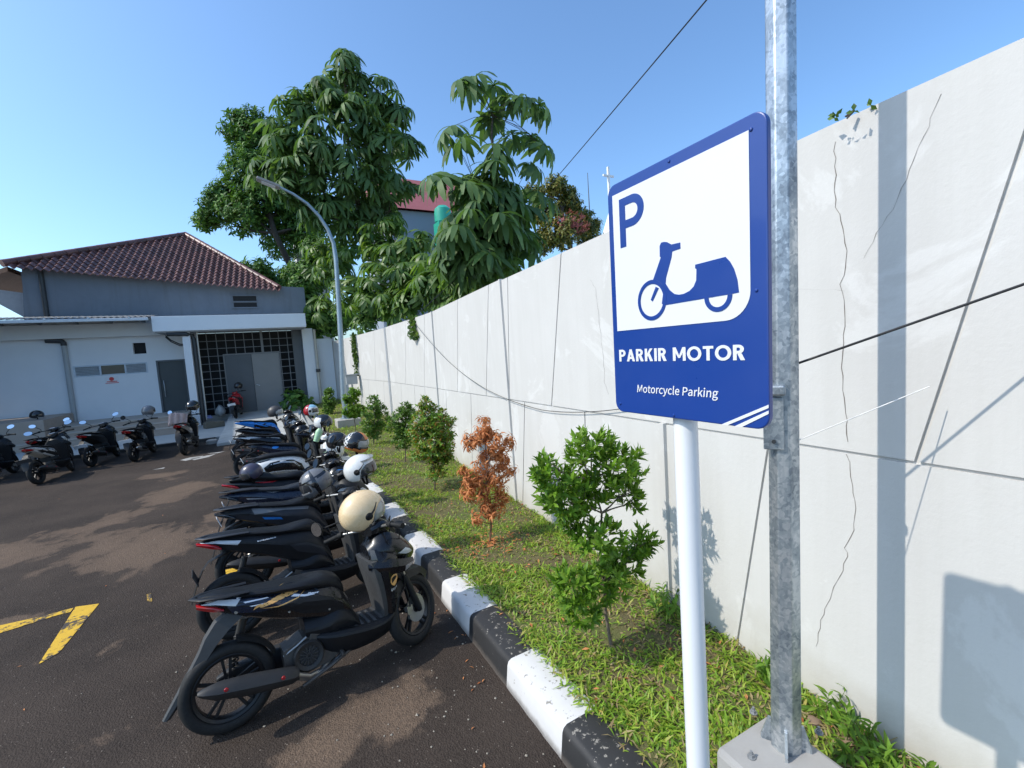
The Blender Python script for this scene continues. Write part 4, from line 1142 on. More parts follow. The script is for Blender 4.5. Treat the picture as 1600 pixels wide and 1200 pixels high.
# ---- grass: nobody could count it
def grass():
    parts = []; dry = []
    def clump_noise(x, y): return .5+.26*np.sin(x*5.1+1.3*np.sin(y*3.7))+.22*np.sin(y*4.3+x*2.9+1.0)+.2*np.sin(x*11+y*9)+.22*np.sin(x*23+2*np.sin(y*17))*np.sin(y*21+x*7)
    for (y0, y1, dens, L, Wd) in ((.2, 2.0, 6500, .062, .0115), (2.0, 4.0, 5600, .060, .012), (4.0, 7.5, 4200, .056, .011), (7.5, 12, 2200, .066, .015), (12, 23, 900, .08, .022)):
        n = int((y1-y0)*1.4*dens)
        y = y0+(y1-y0)*rng.random(n); xw = np.array([wall_x(v) for v in y])
        x = 1.37+(xw-1.37)*rng.random(n)
        cn = clump_noise(x, y)
        edge = np.clip((x-1.37)/.14, 0, 1)
        keep = rng.random(n) < (.18+1.05*np.clip(cn, 0, 1))*(.25+.75*edge)
        # bare patch round the pole footing
        keep &= ~((np.hypot(x-1.8, y-1.05) < .24))
        x, y, cn = x[keep], y[keep], cn[keep]
        z = np.array([soil_z(a, b) for a, b in zip(x, y)]); z = np.maximum(z, np.where(x < 1.44, .183, 0))
        P = np.stack([x, y, z-.004], 1); m = len(P)
        D = rng.normal(size=(m, 3)); D[:, 2] = np.abs(rng.normal(.75, .5, m))+.1
        N = np.stack([-D[:, 0]*.4, -D[:, 1]*.4, np.full(m, 1.0)], 1)+rng.normal(0, .3, (m, 3))
        LL = L*(.55+.9*rng.random(m))*(.75+.5*np.clip(cn, 0, 1))
        near = (xw[keep]-x) < .16
        LL = np.where(near, LL*1.45, LL)
        isdry = rng.random(m) < np.where(cn < .44, .40, .09)
        for sel, dst in ((~isdry, parts), (isdry, dry)):
            if sel.any(): dst.append(leaves(P[sel], D[sel], N[sel], LL[sel], Wd*(.7+.6*rng.random(sel.sum())), .65, 2, .2, 'lance'))
    V, Q = join_np(parts); o = np_mesh('grass', V, Q, LM['grass']); tag(o, kind='stuff', label='short green grass covering the planting strip', cat='grass')
    V, Q = join_np(dry); o = np_mesh('dry_grass', V, Q, LM['dry']); tag(o, kind='stuff', label='dry straw coloured blades among the grass', cat='grass')
grass()

# ---- fallen leaves and grit
def litter():
    P, D, N, L = [], [], [], []
    def put(x, y, z, l): P.append((x, y, z+.006)); a = random.uniform(0, 6.28); D.append((math.cos(a), math.sin(a), random.uniform(-.05, .25))); N.append((random.gauss(0, .3), random.gauss(0, .3), 1)); L.append(l)
    for i in range(260):
        y = random.uniform(.5, 9); x = random.uniform(1.4, wall_x(y)-.03); put(x, y, soil_z(x, y)+random.uniform(0, .02), random.uniform(.03, .06))
    for i in range(150):
        a = random.uniform(0, 6.28); r = abs(random.gauss(0, .28)); x = 1.9+r*math.cos(a); y = 4.18+r*math.sin(a)
        if 1.45 < x < wall_x(y): put(x, y, soil_z(x, y)+.012, random.uniform(.04, .065))
    for i in range(46):
        y = random.uniform(.8, 12); put(1.17-abs(random.gauss(0, .16)), y, .001, random.uniform(.025, .05))
    for i in range(40):
        put(random.uniform(-5, 1.1), random.uniform(1.6, 12), .001, random.uniform(.02, .045))
    P, D, N, L = map(np.array, (P, D, N, L)); V, Q = leaves(P, D, N, L, L*.36, .25, 2, .3, 'lance')
    tag(np_mesh('leaf_litter', V, Q, LM['dead']), kind='stuff', label='dry brown leaves scattered over the grass and along the kerb', cat='leaves')
    g = MB()
    for i in range(420):
        y = random.uniform(1.4, 8); x = 1.16-abs(random.gauss(0, .9)); r = random.uniform(.003, .008)
        if i > 300: r = random.uniform(.006, .013)
        c = Vector((x, y, r*.4)); g.add([c+Vector(q)*r*random.uniform(.7, 1.2) for q in ((1, 0, 0), (-1, .1, 0), (0, 1, 0), (.1, -1, 0), (0, 0, .8), (0, 0, -.8))], [(0, 2, 4), (2, 1, 4), (1, 3, 4), (3, 0, 4), (2, 0, 5), (1, 2, 5), (3, 1, 5), (0, 3, 5)])
    tag(g.build('grit', plain('pale_grit', (.30, .26, .21), .9, var=.4, scale=40)), kind='stuff', label='pale grit scattered over the asphalt near the kerb', cat='grit')
litter()
# ---- weeds along the foot of the wall
def weed(p, h, n, label, L=.068, lean=(0, 0)):
    root = empty('weed', p, label=label, cat='weed', group='weeds at the foot of the wall')
    paths = []; Ps = []; As = []
    for i in range(n):
        d = Vector((random.gauss(-.35, .35)+lean[0], random.gauss(-.15, .4)+lean[1], 1)).normalized()
        L_ = h*random.uniform(.6, 1.1); a = Vector((random.gauss(0, .04), random.gauss(0, .05), 0)); e = a+d*L_
        pts = bend(a, e, 4, .05, .02); paths.append((pts, .0028, .0012, 5))
        for q in pts[2:]: Ps.append(q); As.append(d)
    P = np.array([list(q) for q in Ps]); A = np.array([list(q) for q in As])
    V, Q = sprays(P, A, L, L*.24, 4, (45, 85), .55, 3)
    limbs('stem', paths, plain('weed_stem', (.09, .14, .03), .6), root)
    np_mesh('foliage', V, Q, LM['shrub'], root)
for (px, py, h, n, lb) in ((1275, 1085, .15, 4, 'tall leafy weed just right of the galvanised pole, against the wall'), (1325, 1128, .17, 5, 'bushiest leafy weed at the wall foot, between two stones'), (1365, 1150, .11, 4, 'low weed at the wall under the pole shadow'),
                           (1425, 1188, .14, 4, 'leafy weed at the bottom right by the wall'), (1300, 1150, .08, 3, 'small weed beside the concrete pole footing'), (1385, 1200, .10, 4, 'small weed at the lower edge right of the footing'), (1045, 930, .18, 7, 'dark grassy weed at the wall behind the white sign post'), (1195, 1030, .12, 6, 'small weed at the wall just left of the pole')):
    p = at_z(px, py+25, .2); p.x = min(p.x, wall_x(p.y)-.05); p.z = soil_z(p.x, p.y)
    weed(p, h, n, lb)
for (px, py, r, lb) in ((1272, 1128, .035, 'brown stone in the soil right of the pole'), (1325, 1160, .025, 'small pale stone among the weeds'), (1345, 1192, .03, 'grey stone nearest the bottom edge of the weeds')):
    p = at_z(px, py, .2); g = MB(); bm = bmesh.new(); bmesh.ops.create_icosphere(bm, subdivisions=2, radius=r)
    for v in bm.verts: v.co *= random.uniform(.8, 1.1); v.co.z *= .6
    g.add([v.co.copy() for v in bm.verts], [[v.index for v in f.verts] for f in bm.faces]); bm.free()
    o = g.build('stone', plain('stone', (.22, .15, .10), .9, var=.3, scale=20, bmp=.3), smooth=30); o.location = (p.x, p.y, soil_z(p.x, p.y)+r*.25); tag(o, lb, 'stone', 'stones among the weeds')

# ---- trees
def tree(name, label, base, blobs, kind, mat, L, W, bark, trunk_r, per=9, group=None, fork=.45, ups=.9, droop=.95, hubs=None, spread=(25, 80), far=1.2, more=1.0):
    """blobs: (px, py, r_px, Y, count) foliage masses of the crown at their own distance"""
    b = Vector((base[0]*far, base[1]*far, 0)); root = empty(name, b, label=label, cat='tree', group=group)
    blobs = [(p, q, r, Y*far, int(n*more)) for p, q, r, Y, n in blobs]
    if hubs: hubs = [(p, q, Y*far, t) for p, q, Y, t in hubs]+[(p+random.uniform(-12, 12), q+random.uniform(-4, 14), Y*far+random.uniform(-.5, .5), t*.8) for p, q, Y, t in hubs]
    Ps, As = [], []; paths = []; cs = []
    for (px, py, r, Y, n) in blobs:
        m = pxm(px, py, Y); c = at_y(px, py, Y)
        P, d = in_ball(n, c, (r*m, r*m*1.1, r*m*.8), .3); cs.append((c, r*m))
        A = d*.55+rng.normal(0, .22, (n, 3)); A[:, 2] += ups
        Ps.append(P); As.append(A)
    if hubs:
        for (px, py, Y, tx) in hubs:
            Ps.append(np.array([list(at_y(px, py, Y+random.uniform(-.4, .4)))]))
            As.append(np.array([[tx*.6+random.gauss(0, .1), -.25+random.gauss(0, .2), .85]]))
    P = np.concatenate(Ps); A = np.concatenate(As)
    ctr = sum((c for c, r in cs), Vector())/len(cs)
    topc = max(cs, key=lambda q: q[0].z)[0]
    tr = [b, Vector((b.x+(ctr.x-b.x)*.3, b.y+(ctr.y-b.y)*.3, b.z+(ctr.z-b.z)*.5)), Vector((ctr.x, ctr.y, ctr.z*.9+b.z*.1)), Vector(((ctr.x+topc.x)/2, (ctr.y+topc.y)/2, (ctr.z+topc.z)/2)), topc]
    # smooth trunk line
    T = []
    for i in range(len(tr)-1):
        for k in range(4): T.append(tr[i].lerp(tr[i+1], k/4)+Vector((random.gauss(0, .03), random.gauss(0, .03), 0)))
    T.append(tr[-1])
    paths.append((T, trunk_r, trunk_r*.22, 12))
    for c, r in cs:
        cand = [p for p in T if p.z < c.z-.15*(c-Vector((p.x, p.y, c.z))).length] or [T[len(T)//2]]
        best = min(cand, key=lambda p: (p-c).length)
        paths.append((bend(best, c, 4, .05), trunk_r*.32, trunk_r*.1, 7))
    Pn = P[::max(1, len(P)//160)]
    for q in Pn:
        q = Vector(q); c = min(cs, key=lambda k_: (k_[0]-q).length)[0]
        paths.append((bend(c, q, 2, .06, .05), trunk_r*.09, trunk_r*.05, 5))
    if kind == 'palm': V, Q = palmate(P, A, L*(.8+.4*rng.random(len(P))), W, per, droop)
    else: V, Q = sprays(P, A, L, W, per, spread, droop, 3)
    for pth in paths:
        for i in range(len(pth[0])): pth[0][i] = pth[0][i]-b
    limbs('trunk', paths, bark, root)
    np_mesh('crown', local(V, b), Q, mat, root)
    return root
# tall palmate tree
Y = 17.0
tree('umbrella_tree', 'tallest tree, broad domed crown of drooping hand-shaped leaves, behind the street lamp', (4.6, 17.2, 0),
     [(540, 112, 34, Y, 17), (500, 140, 32, Y-.5, 15), (585, 148, 36, Y, 17), (465, 165, 28, Y-.4, 13), (618, 188, 30, Y+.3, 13), (545, 178, 42, Y-1.0, 22), (440, 218, 34, Y, 16), (500, 225, 44, Y-1.2, 24), (585, 222, 44, Y-.8, 22), (632, 232, 24, Y, 12), (412, 258, 22, Y+.3, 9), (460, 275, 38, Y-.5, 18), (535, 270, 46, Y-1.0, 20), (605, 280, 36, Y-.4, 15), (640, 290, 20, Y, 7), (575, 320, 38, Y, 16), (560, 350, 34, Y, 12), (520, 330, 36, Y-.5, 14), (610, 330, 24, Y, 7), (480, 320, 30, Y, 10)],
     'palm', LM['cecropia'], .68, .24, BARK, .16, per=10, droop=1.15, more=1.45, group='broad leaved trees behind the wall')
# nearer tree with the largest leaves
Y = 9.4
hubs = [(718, 126, Y, -.6), (744, 119, Y-.3, -.1), (771, 133, Y+.2, .1), (790, 152, Y, .3), (813, 152, Y-.2, .6), (842, 163, Y, .9), (708, 197, Y, -.7), (722, 216, Y-.5, -.4), (774, 228, Y-.6, 0), (800, 210, Y, .3), (830, 212, Y, .6), (855, 230, Y+.2, .9), (776, 252, Y-.8, .1), (828, 258, Y-.1, .7), (672, 276, Y, -.8), (690, 280, Y-.5, -.5), (728, 284, Y-.8, -.2), (744, 314, Y-1, -.1), (780, 335, Y-1, .2), (764, 292, Y-.7, 0), (801, 286, Y-.5, .4), (716, 352, Y-1, -.3), (697, 358, Y-.8, -.5), (726, 376, Y-1.1, -.2), (756, 388, Y-1.2, 0), (802, 360, Y-.9, .4), (818, 368, Y-.5, .5), (840, 300, Y, .7)]
tree('umbrella_tree', 'second tree from the right, with the largest drooping hand-shaped leaves and a bare leader', (5.9, 9.6, 0),
     [(745, 290, 40, Y, 16), (775, 330, 42, Y-.2, 22), (735, 350, 40, Y-.3, 20), (800, 330, 34, Y, 16), (770, 390, 40, Y-.4, 18), (720, 400, 32, Y-.2, 12), (820, 380, 28, Y, 10), (770, 180, 10, Y, 2)],
     'palm', LM['cecropia'], .70, .26, DKBARK, .10, more=1.5, per=10, droop=1.1, hubs=hubs, group='broad leaved trees behind the wall', ups=.85)
# dense dark tree over the building
Y = 25.0
tree('evergreen_tree', 'dense dark evergreen spreading left over the tiled roof', (2.9, 25, 0),
     [(372, 185, 16, Y, 45), (395, 215, 34, Y, 130), (362, 205, 18, Y, 40), (390, 270, 40, Y-.6, 170), (440, 235, 34, Y, 130), (430, 290, 40, Y-1, 170), (355, 315, 32, Y, 120), (322, 345, 20, Y+.3, 60), (335, 330, 26, Y, 90), (385, 335, 42, Y-.8, 180), (430, 345, 42, Y, 170), (475, 300, 40, Y, 150), (440, 385, 30, Y-.3, 100), (402, 432, 20, Y-3, 70), (430, 440, 26, Y-3, 100), (500, 390, 30, Y-3, 110), (400, 424, 24, Y-4.6, 70), (425, 447, 24, Y-4.6, 80), (452, 470, 22, Y-4.4, 80), (472, 430, 28, Y-4, 100), (462, 495, 12, Y-5.2, 30), (400, 262, 38, Y-.5, 150), (378, 240, 24, Y, 70), (365, 300, 28, Y, 90), (412, 312, 42, Y-1, 170), (345, 305, 22, Y, 60), (452, 262, 38, Y-.5, 150), (480, 350, 38, Y-1, 150), (398, 192, 26, Y, 90), (440, 205, 24, Y, 80), (455, 330, 30, Y-1, 110), (490, 440, 26, Y-3, 90), (530, 330, 30, Y-2, 90), (520, 410, 30, Y-3, 100), (470, 360, 34, Y, 120), (445, 470, 14, Y-3.3, 40), (500, 340, 36, Y, 120), (460, 430, 22, Y-2, 70)],
     'spray', LM['dense'], .30, .10, DKBARK, .24, per=8, group='broad leaved trees behind the wall', ups=.5, spread=(35, 95), droop=.7)
# yellowish fine-leaved tree on the right
Y = 14.0
tree('yellowing_tree', 'fine leaved yellowing tree at the right, beyond the wall', (11.5, 14, 0),
     [(868, 292, 20, Y, 110), (852, 330, 26, Y, 150), (890, 318, 20, Y, 110), (905, 345, 24, Y, 130), (876, 362, 32, Y-.5, 200), (930, 352, 11, Y, 50), (846, 378, 24, Y, 120), (920, 372, 22, Y, 110), (890, 300, 10, Y, 30), (835, 300, 16, Y, 60)],
     'spray', LM['yellowish'], .19, .075, DKBARK, .15, per=8, group='broad leaved trees behind the wall', ups=.5, spread=(35, 95))
b = at_y(893, 350, 15.8); P, d = in_ball(110, b, (.9, .6, .55), .4); V, Q = sprays(P, d+np.array([0, 0, .3]), .11, .07, 6, (50, 100), .3, 2)
root = empty('flowering_bush', (b.x, b.y, 0), label='red blossoms in front of the yellowing tree', cat='bush')
np_mesh('blossom', local(V, (b.x, b.y, 0)), Q, LM['pinkred'], root); limbs('stem', [(bend((0, 0, 0), (0, 0, b.z), 4, .02), .05, .02, 6)], DKBARK, root)
# younger palmate trees close behind the wall
for lb, base, bl in (('youngest palmate tree leaning over the wall right behind the lamp pole', (3.9, 17.6, 0), [(500, 385, 26, 18.5, 9), (520, 420, 30, 17.8, 12), (545, 395, 30, 17.0, 11), (485, 425, 20, 19.2, 7), (545, 450, 36, 16.6, 15), (520, 480, 30, 17.6, 11), (497, 470, 24, 18.8, 9), (570, 500, 20, 15.6, 6)]),
                     ('bright palmate tree just above the wall between lamp and green tank', (4.4, 14, 0), [(590, 380, 34, 15.3, 14), (615, 352, 22, 15.0, 7), (635, 385, 24, 14.0, 8), (600, 430, 40, 14.4, 18), (640, 430, 32, 13.2, 14), (575, 470, 30, 15.0, 12), (620, 470, 30, 13.6, 12), (655, 375, 18, 14.2, 6), (660, 410, 30, 13.4, 12), (620, 400, 34, 14.4, 14)]),
                     ('low palmate tree spilling over the wall under the largest leaved tree', (4.7, 10.5, 0), [(680, 430, 32, 11.6, 14), (715, 440, 28, 10.8, 12), (700, 400, 24, 11.2, 8), (740, 415, 28, 10.0, 11), (665, 455, 26, 12.2, 10), (760, 420, 22, 9.6, 9), (640, 465, 24, 12.8, 10), (690, 460, 30, 11.6, 13), (735, 445, 26, 10.4, 11), (790, 410, 20, 9.0, 7)])):
    tree('umbrella_tree', lb, base, bl, 'palm', LM['cecropia_bright'], .56, .25, BARK, .06, per=10, droop=1.05, more=1.7, group='broad leaved trees behind the wall', ups=.8)
# leafy creeper mass hanging over the corner of wall and canopy
b = Vector((3.0, 24.2, 0)); root = empty('creeper', b, label='creeper hanging over the corner of the white canopy and wall', cat='creeper', group='creepers over the wall')
P = []; A = []
for (px, py, r, Y, n) in ((500, 500, 24, 22.4, 130), (482, 470, 20, 22.8, 90), (522, 505, 22, 21.2, 110), (545, 492, 22, 20.2, 100), (478, 500, 12, 22.2, 50), (494, 528, 9, 22.4, 40), (474, 445, 18, 22.9, 80), (486, 420, 20, 22.9, 80), (580, 486, 22, 18.6, 90), (612, 488, 16, 17.2, 60)):
    m = pxm(px, py, Y); p, d = in_ball(n, at_y(px, py, Y), (r*m, r*m*.7, r*m), .3); P.append(p); A.append(d+np.array([0, -.2, .1]))
P = np.concatenate(P); A = np.concatenate(A); V, Q = sprays(P, A, .24, .11, 6, (40, 95), .8, 3); np_mesh('foliage', local(V, b), Q, LM['dense'], root)
limbs('stem', [(bend((0, 0, 0), at_y(px, py, Y)-b, 5, .05), .03, .01, 6) for px, py, Y in ((500, 500, 22.4), (522, 505, 21.2), (545, 492, 20.2), (580, 486, 18.6))], DKBARK, root)
# vines over the wall top
def vine(s0, ztop_, zbot, n, label, wid=.12, leaf=.11):
    p0 = wall_at(s0, ztop_, .03); root = empty('vine', p0, label=label, cat='vine', group='creepers over the wall')
    P = []; A = []; paths = []
    for i in range(4):
        q = wall_at(s0+random.uniform(-wid, wid), zbot+random.uniform(0, (ztop_-zbot)*.5), .05)
        pts = bend(p0, q, 7, .03); paths.append(([x-p0 for x in pts], .006, .003, 5))
        for k in range(max(1, n//4)):
            t = random.random()*(len(pts)-1.01); j = int(t); x = pts[j].lerp(pts[j+1], t-j); P.append(list(x-p0+Vector((random.gauss(-.03, .03), random.gauss(0, .05), 0)))); A.append([-.7+random.gauss(0, .3), random.gauss(-.2, .5), random.gauss(-.1, .4)])
    P = np.array(P); A = np.array(A); V, Q = sprays(P, A, leaf, leaf*.62, 3, (50, 90), .5, 2); np_mesh('foliage', V, Q, LM['vine'], root)
    limbs('stem', paths, DKBARK, root)
vine(20.9, 3.14, 1.5, 320, 'long ragged vine hanging down the wall beside the lamp pole', .12)
vine(13.1, 3.08, 2.5, 60, 'short vine with yellow-green leaves on the wall top, where the thin cable leaves', .3)
vine(4.06, 3.15, 3.12, 3, 'small sprig on the wall top right of the galvanised pole', .03, .032)
# ------------------------------------------------------------------ scooters
S = {}
S['black'] = plain('gloss_black_plastic', (.006, .0065, .008), .26, var=.2, coat=.25, rvar=.1, scale=6, spec=.4)
S['matte'] = plain('matte_black_plastic', (.009, .010, .012), .5, var=.25, rvar=.12, scale=9, spec=.35)
S['dusty'] = plain('dusty_grey_plastic', (.045, .046, .047), .6, var=.35, rvar=.12, scale=10)
S['slate'] = plain('slate_grey_plastic', (.028, .030, .035), .4, var=.15, spec=.35)
S['navy'] = plain('navy_plastic', (.012, .018, .036), .3, var=.15, coat=.3)
S['white'] = plain('white_plastic', (.70, .70, .68), .3, var=.06, coat=.3)
S['cream'] = plain('dull_white_plastic', (.48, .47, .44), .45, var=.15)
S['red'] = plain('red_plastic', (.36, .015, .02), .28, var=.15, coat=.3)
S['blue'] = plain('bright_blue_plastic', (.02, .20, .60), .3, var=.1, coat=.3)
S['silver'] = plain('silver_plastic', (.40, .42, .44), .32, metal=.5, var=.1)
S['grey'] = plain('mid_grey_plastic', (.16, .165, .17), .45, var=.15)
S['orange'] = plain('orange_paint', (.62, .20, .05), .35)
S['gold'] = plain('orange_gold_decal', (.78, .43, .14), .4)
S['decal'] = plain('white_decal_film', (.72, .75, .80), .35)
S['green'] = plain('pale_green_plastic', (.35, .55, .33), .4)
S['yellowp'] = plain('yellow_plastic', (.70, .45, .03), .4)
S['tyre'] = plain('tyre_rubber', (.011, .0108, .0105), .75, var=.35, scale=14, bmp=.25, bscale=90)
S['rim'] = plain('black_alloy_rim', (.012, .012, .013), .42, var=.2, metal=.2)
S['seat'] = plain('black_vinyl_seat', (.0075, .008, .0095), .5, var=.25, rvar=.12, bmp=.12, bscale=220, spec=.32)
S['steel'] = plain('dull_steel', (.33, .32, .30), .38, metal=.8, var=.25)
S['engine'] = plain('dirty_aluminium', (.085, .08, .074), .55, metal=.45, var=.4, scale=14)
S['darkeng'] = plain('black_engine_cover', (.022, .022, .022), .55, var=.3)
S['exh'] = plain('sooty_heat_shield', (.022, .0215, .021), .5, var=.35, scale=9)
S['exhs'] = plain('bare_silencer', (.40, .40, .39), .35, metal=.7, var=.15)
S['lens'] = plain('red_lamp_lens', (.40, .012, .015), .12, var=.1, coat=.6)
S['clear'] = plain('clear_lamp_lens', (.52, .54, .56), .12, var=.1, coat=.6)
S['mirror'] = plain('mirror_glass', (.78, .80, .82), .03, metal=1.0, var=.02, rvar=.0)
S['plate'] = plain('white_number_plate', (.70, .72, .74), .45, var=.06)
S['plated'] = plain('black_number_plate', (.03, .03, .032), .5, var=.1)
S['rubber'] = plain('black_rubber', (.009, .009, .009), .7, spec=.3)
S['visor'] = plain('smoked_visor', (.03, .032, .035), .06, var=.1, coat=.8, rvar=.02)
S['visorc'] = plain('pale_clear_visor', (.30, .31, .30), .08, var=.1, coat=.8, rvar=.02)
S['lining'] = plain('helmet_lining', (.012, .012, .013), .9)
S['beige'] = plain('beige_helmet_paint', (.74, .55, .32), .28, var=.05, coat=.5)
S['hwhite'] = plain('pearl_white_paint', (.66, .65, .62), .25, var=.05, coat=.5)
S['hgrey'] = plain('gunmetal_paint', (.13, .13, .135), .3, var=.1, coat=.5)
S['hblack'] = plain('gloss_black_paint', (.012, .012, .014), .14, var=.1, coat=.6)
S['hmatt'] = plain('matt_charcoal_paint', (.045, .042, .042), .5, var=.1)
S['purple'] = plain('dusky_purple_paint', (.045, .04, .065), .35, var=.1, coat=.3)
S['skyblue'] = plain('sky_blue_paint', (.25, .48, .62), .3, coat=.4)
S['cloth'] = plain('pink_beige_cloth', (.42, .30, .26), .9, var=.2, scale=20, bmp=.3, bscale=60)

ANG = [(0, .50), (.10, .74), (.34, .86), (.55, 1.0), (.66, .985), (.86, .80), (1, .50)]
RND = [(0, .30), (.06, .58), (.18, .84), (.38, .98), (.55, 1.0), (.75, .93), (.9, .72), (.97, .48), (1, .28)]
SEATS = [(0, .80), (.25, .97), (.55, 1.0), (.8, .9), (.95, .68), (1, .45)]
def smooth_sections(sec, n):
    sec = np.array(sec, float); m = len(sec)
    t = np.linspace(0, m-1, n); out = []
    for v in t:
        i = min(int(v), m-2); f = v-i
        p0, p1, p2, p3 = sec[max(0, i-1)], sec[i], sec[i+1], sec[min(m-1, i+2)]
        out.append(.5*((2*p1)+(-p0+p2)*f+(2*p0-5*p1+4*p2-p3)*f*f+(-p0+3*p1-3*p2+p3)*f**3))
    return np.array(out)
class Hull:
    """lofted body panel: sections (x, z_bottom, z_top, half width) along x (axis='x') or (z, x_back, x_front, half width) along z"""
    def __init__(s, sec, shape=ANG, n=26, axis='x'):
        s.sec = smooth_sections(sec, n); s.shape = shape; s.axis = axis
        s.st = np.array([q[0] for q in shape]); s.ss = np.array([q[1] for q in shape])
    def rings(s, grow=0.0):
        out = []
        for a, b, c, w in s.sec:
            r = []
            for t, k in s.shape: r.append((t, -(w+grow)*k))
            for t, k in reversed(s.shape): r.append((t, (w+grow)*k))
            if s.axis == 'x': out.append([Vector((a, y, b-grow+(c-b+2*grow)*t)) for t, y in r])
            else: out.append([Vector((b-grow+(c-b+2*grow)*t, y, a)) for t, y in r])
        return out
    def y(s, x, z):
        """half width of the side at (x, z)"""
        a, u = (x, z) if s.axis == 'x' else (z, x)
        b = np.interp(a, s.sec[:, 0], s.sec[:, 1]); c = np.interp(a, s.sec[:, 0], s.sec[:, 2]); w = np.interp(a, s.sec[:, 0], s.sec[:, 3])
        t = min(1, max(0, (u-b)/max(1e-4, c-b)))
        return float(w*np.interp(t, s.st, s.ss))
def decal(g, hull, polys, off=.003, both=False, cuts=3, side=-1, thick=None):
    """sheet with the outline (x,z) laid on the hull's side"""
    for poly in polys:
        bm = bmesh.new()
        vs = [bm.verts.new((p[0], 0, p[1])) for p in poly]
        f = bm.faces.new(vs)
        bmesh.ops.triangulate(bm, faces=[f])
        bmesh.ops.subdivide_edges(bm, edges=bm.edges[:], cuts=cuts, use_grid_fill=True)
        bm.verts.index_update()
        for sd in ((-1, 1) if both else (side,)):
            P = [Vector((v.co.x, sd*(hull.y(v.co.x, v.co.z)+off), v.co.z)) for v in bm.verts]
            g.add(P, [[v.index for v in f.verts] for f in bm.faces])
        bm.free()
def text_on_hull(g, hull, txt, x0, z0, size, ang=0, shear=.3, bold=.02, off=.006, width=None):
    vs, fs = text_mesh(txt, 1.0, bold, shear)
    w = max(v.x for v in vs); k = size; kx = (width/w) if width else size
    ca, sa = math.cos(ang), math.sin(ang); P = []
    for v in vs:
        u, t = v.x*kx, v.y*k
        x = x0+u*ca-t*sa; z = z0+u*sa+t*ca
        P.append(Vector((x, -(hull.y(x, z)+off), z)))
    g.add(P, fs)

STREET = dict(
  body=[(-.10, .775, .80, .03), (-.04, .74, .812, .072), (.05, .69, .81, .105), (.18, .62, .78, .13), (.32, .555, .742, .142), (.46, .50, .722, .142), (.58, .45, .70, .135), (.68, .405, .65, .12), (.74, .37, .53, .10)],
  seat=[(-.10, .822, .838, .025), (0, .805, .832, .07), (.12, .772, .806, .106), (.26, .742, .780, .128), (.42, .710, .760, .134), (.55, .675, .750, .124), (.63, .64, .735, .106), (.69, .60, .70, .09), (.715, .57, .645, .075)])
VARIO = dict(
  body=[(-.19, .805, .82, .025), (-.10, .755, .825, .065), (.04, .69, .825, .105), (.2, .62, .80, .135), (.36, .54, .765, .147), (.5, .46, .745, .147), (.62, .40, .71, .138), (.71, .36, .62, .122), (.78, .33, .46, .105)],
  seat=[(-.16, .838, .848, .03), (-.05, .825, .853, .075), (.10, .80, .840, .10), (.25, .77, .812, .125), (.42, .738, .782, .135), (.55, .71, .788, .122), (.64, .68, .785, .10), (.70, .625, .735, .085), (.73, .58, .665, .07)])
MAXI = dict(
  body=[(-.22, .80, .815, .03), (-.12, .75, .82, .075), (.02, .69, .815, .115), (.2, .61, .79, .15), (.36, .52, .765, .165), (.5, .44, .75, .165), (.62, .38, .71, .15), (.74, .33, .60, .13), (.82, .30, .44, .11)],
  seat=[(-.15, .825, .862, .07), (-.03, .81, .888, .12), (.12, .79, .89, .15), (.26, .76, .862, .158), (.33, .75, .822, .16), (.46, .73, .806, .155), (.58, .71, .812, .135), (.67, .66, .79, .11), (.72, .60, .70, .085)]
)
RETRO = dict(
  body=[(-.17, .50, .60, .03), (-.12, .47, .66, .09), (-.02, .45, .72, .145), (.12, .46, .745, .165), (.30, .45, .74, .17), (.46, .42, .72, .155), (.58, .38, .67, .125), (.66, .35, .58, .10), (.70, .34, .48, .08)],
  seat=[(-.14, .72, .735, .04), (-.06, .725, .78, .10), (.08, .73, .805, .13), (.24, .73, .805, .14), (.40, .715, .795, .14), (.54, .69, .775, .125), (.63, .65, .74, .10), (.67, .62, .68, .075)])
WB, WR = 1.205, .257
def make_wheel(name, cx, par, M=None, rimmat=None, w=.088, spokes=5):
    def put(g, nm, m, p, **k):
        if M is not None: g.xf(M)
        return g.build(nm, m, p, **k)
    r0 = WR; c = (cx, 0, WR)
    g = MB()
    for s in (-1, 1):
        g.lathe([(.172, s*.030), (.188, s*.036), (.196, s*.030), (.190, s*.022), (.174, s*.020)], 'Y', c, 40, closed=True)
    g.lathe([(.178, -.022), (.178, .022), (.170, .022), (.170, -.022)], 'Y', c, 40, closed=True)
    g.lathe([(.001, -.055), (.034, -.055), (.040, -.03), (.040, .03), (.034, .055), (.001, .055)], 'Y', c, 18)
    for i in range(spokes):
        for d in (-.13, .13):
            a = 2*math.pi*i/spokes+.3; a2 = a+d
            p0 = Vector((cx+.03*math.cos(a+d*2.2), 0, r0+.03*math.sin(a+d*2.2))); p1 = Vector((cx+.176*math.cos(a2), 0, r0+.176*math.sin(a2)))
            dd = p1-p0; g.box((p0+p1)/2, (dd.length, .02, .016), (0, -math.atan2(dd.z, dd.x), 0))
    wh = put(g, name, rimmat or S['rim'], par, smooth=35)
    g = MB(); hw = w/2
    prof = [(.190, -.028), (.200, -.040), (.222, -hw), (.242, -hw*.86), (.256, -hw*.5), (WR, 0), (.256, hw*.5), (.242, hw*.86), (.222, hw), (.200, .040), (.190, .028)]
    g.lathe(prof, 'Y', c, 56, closed=True)
    put(g, 'tyre', S['tyre'], wh, smooth=70)
    return wh, put

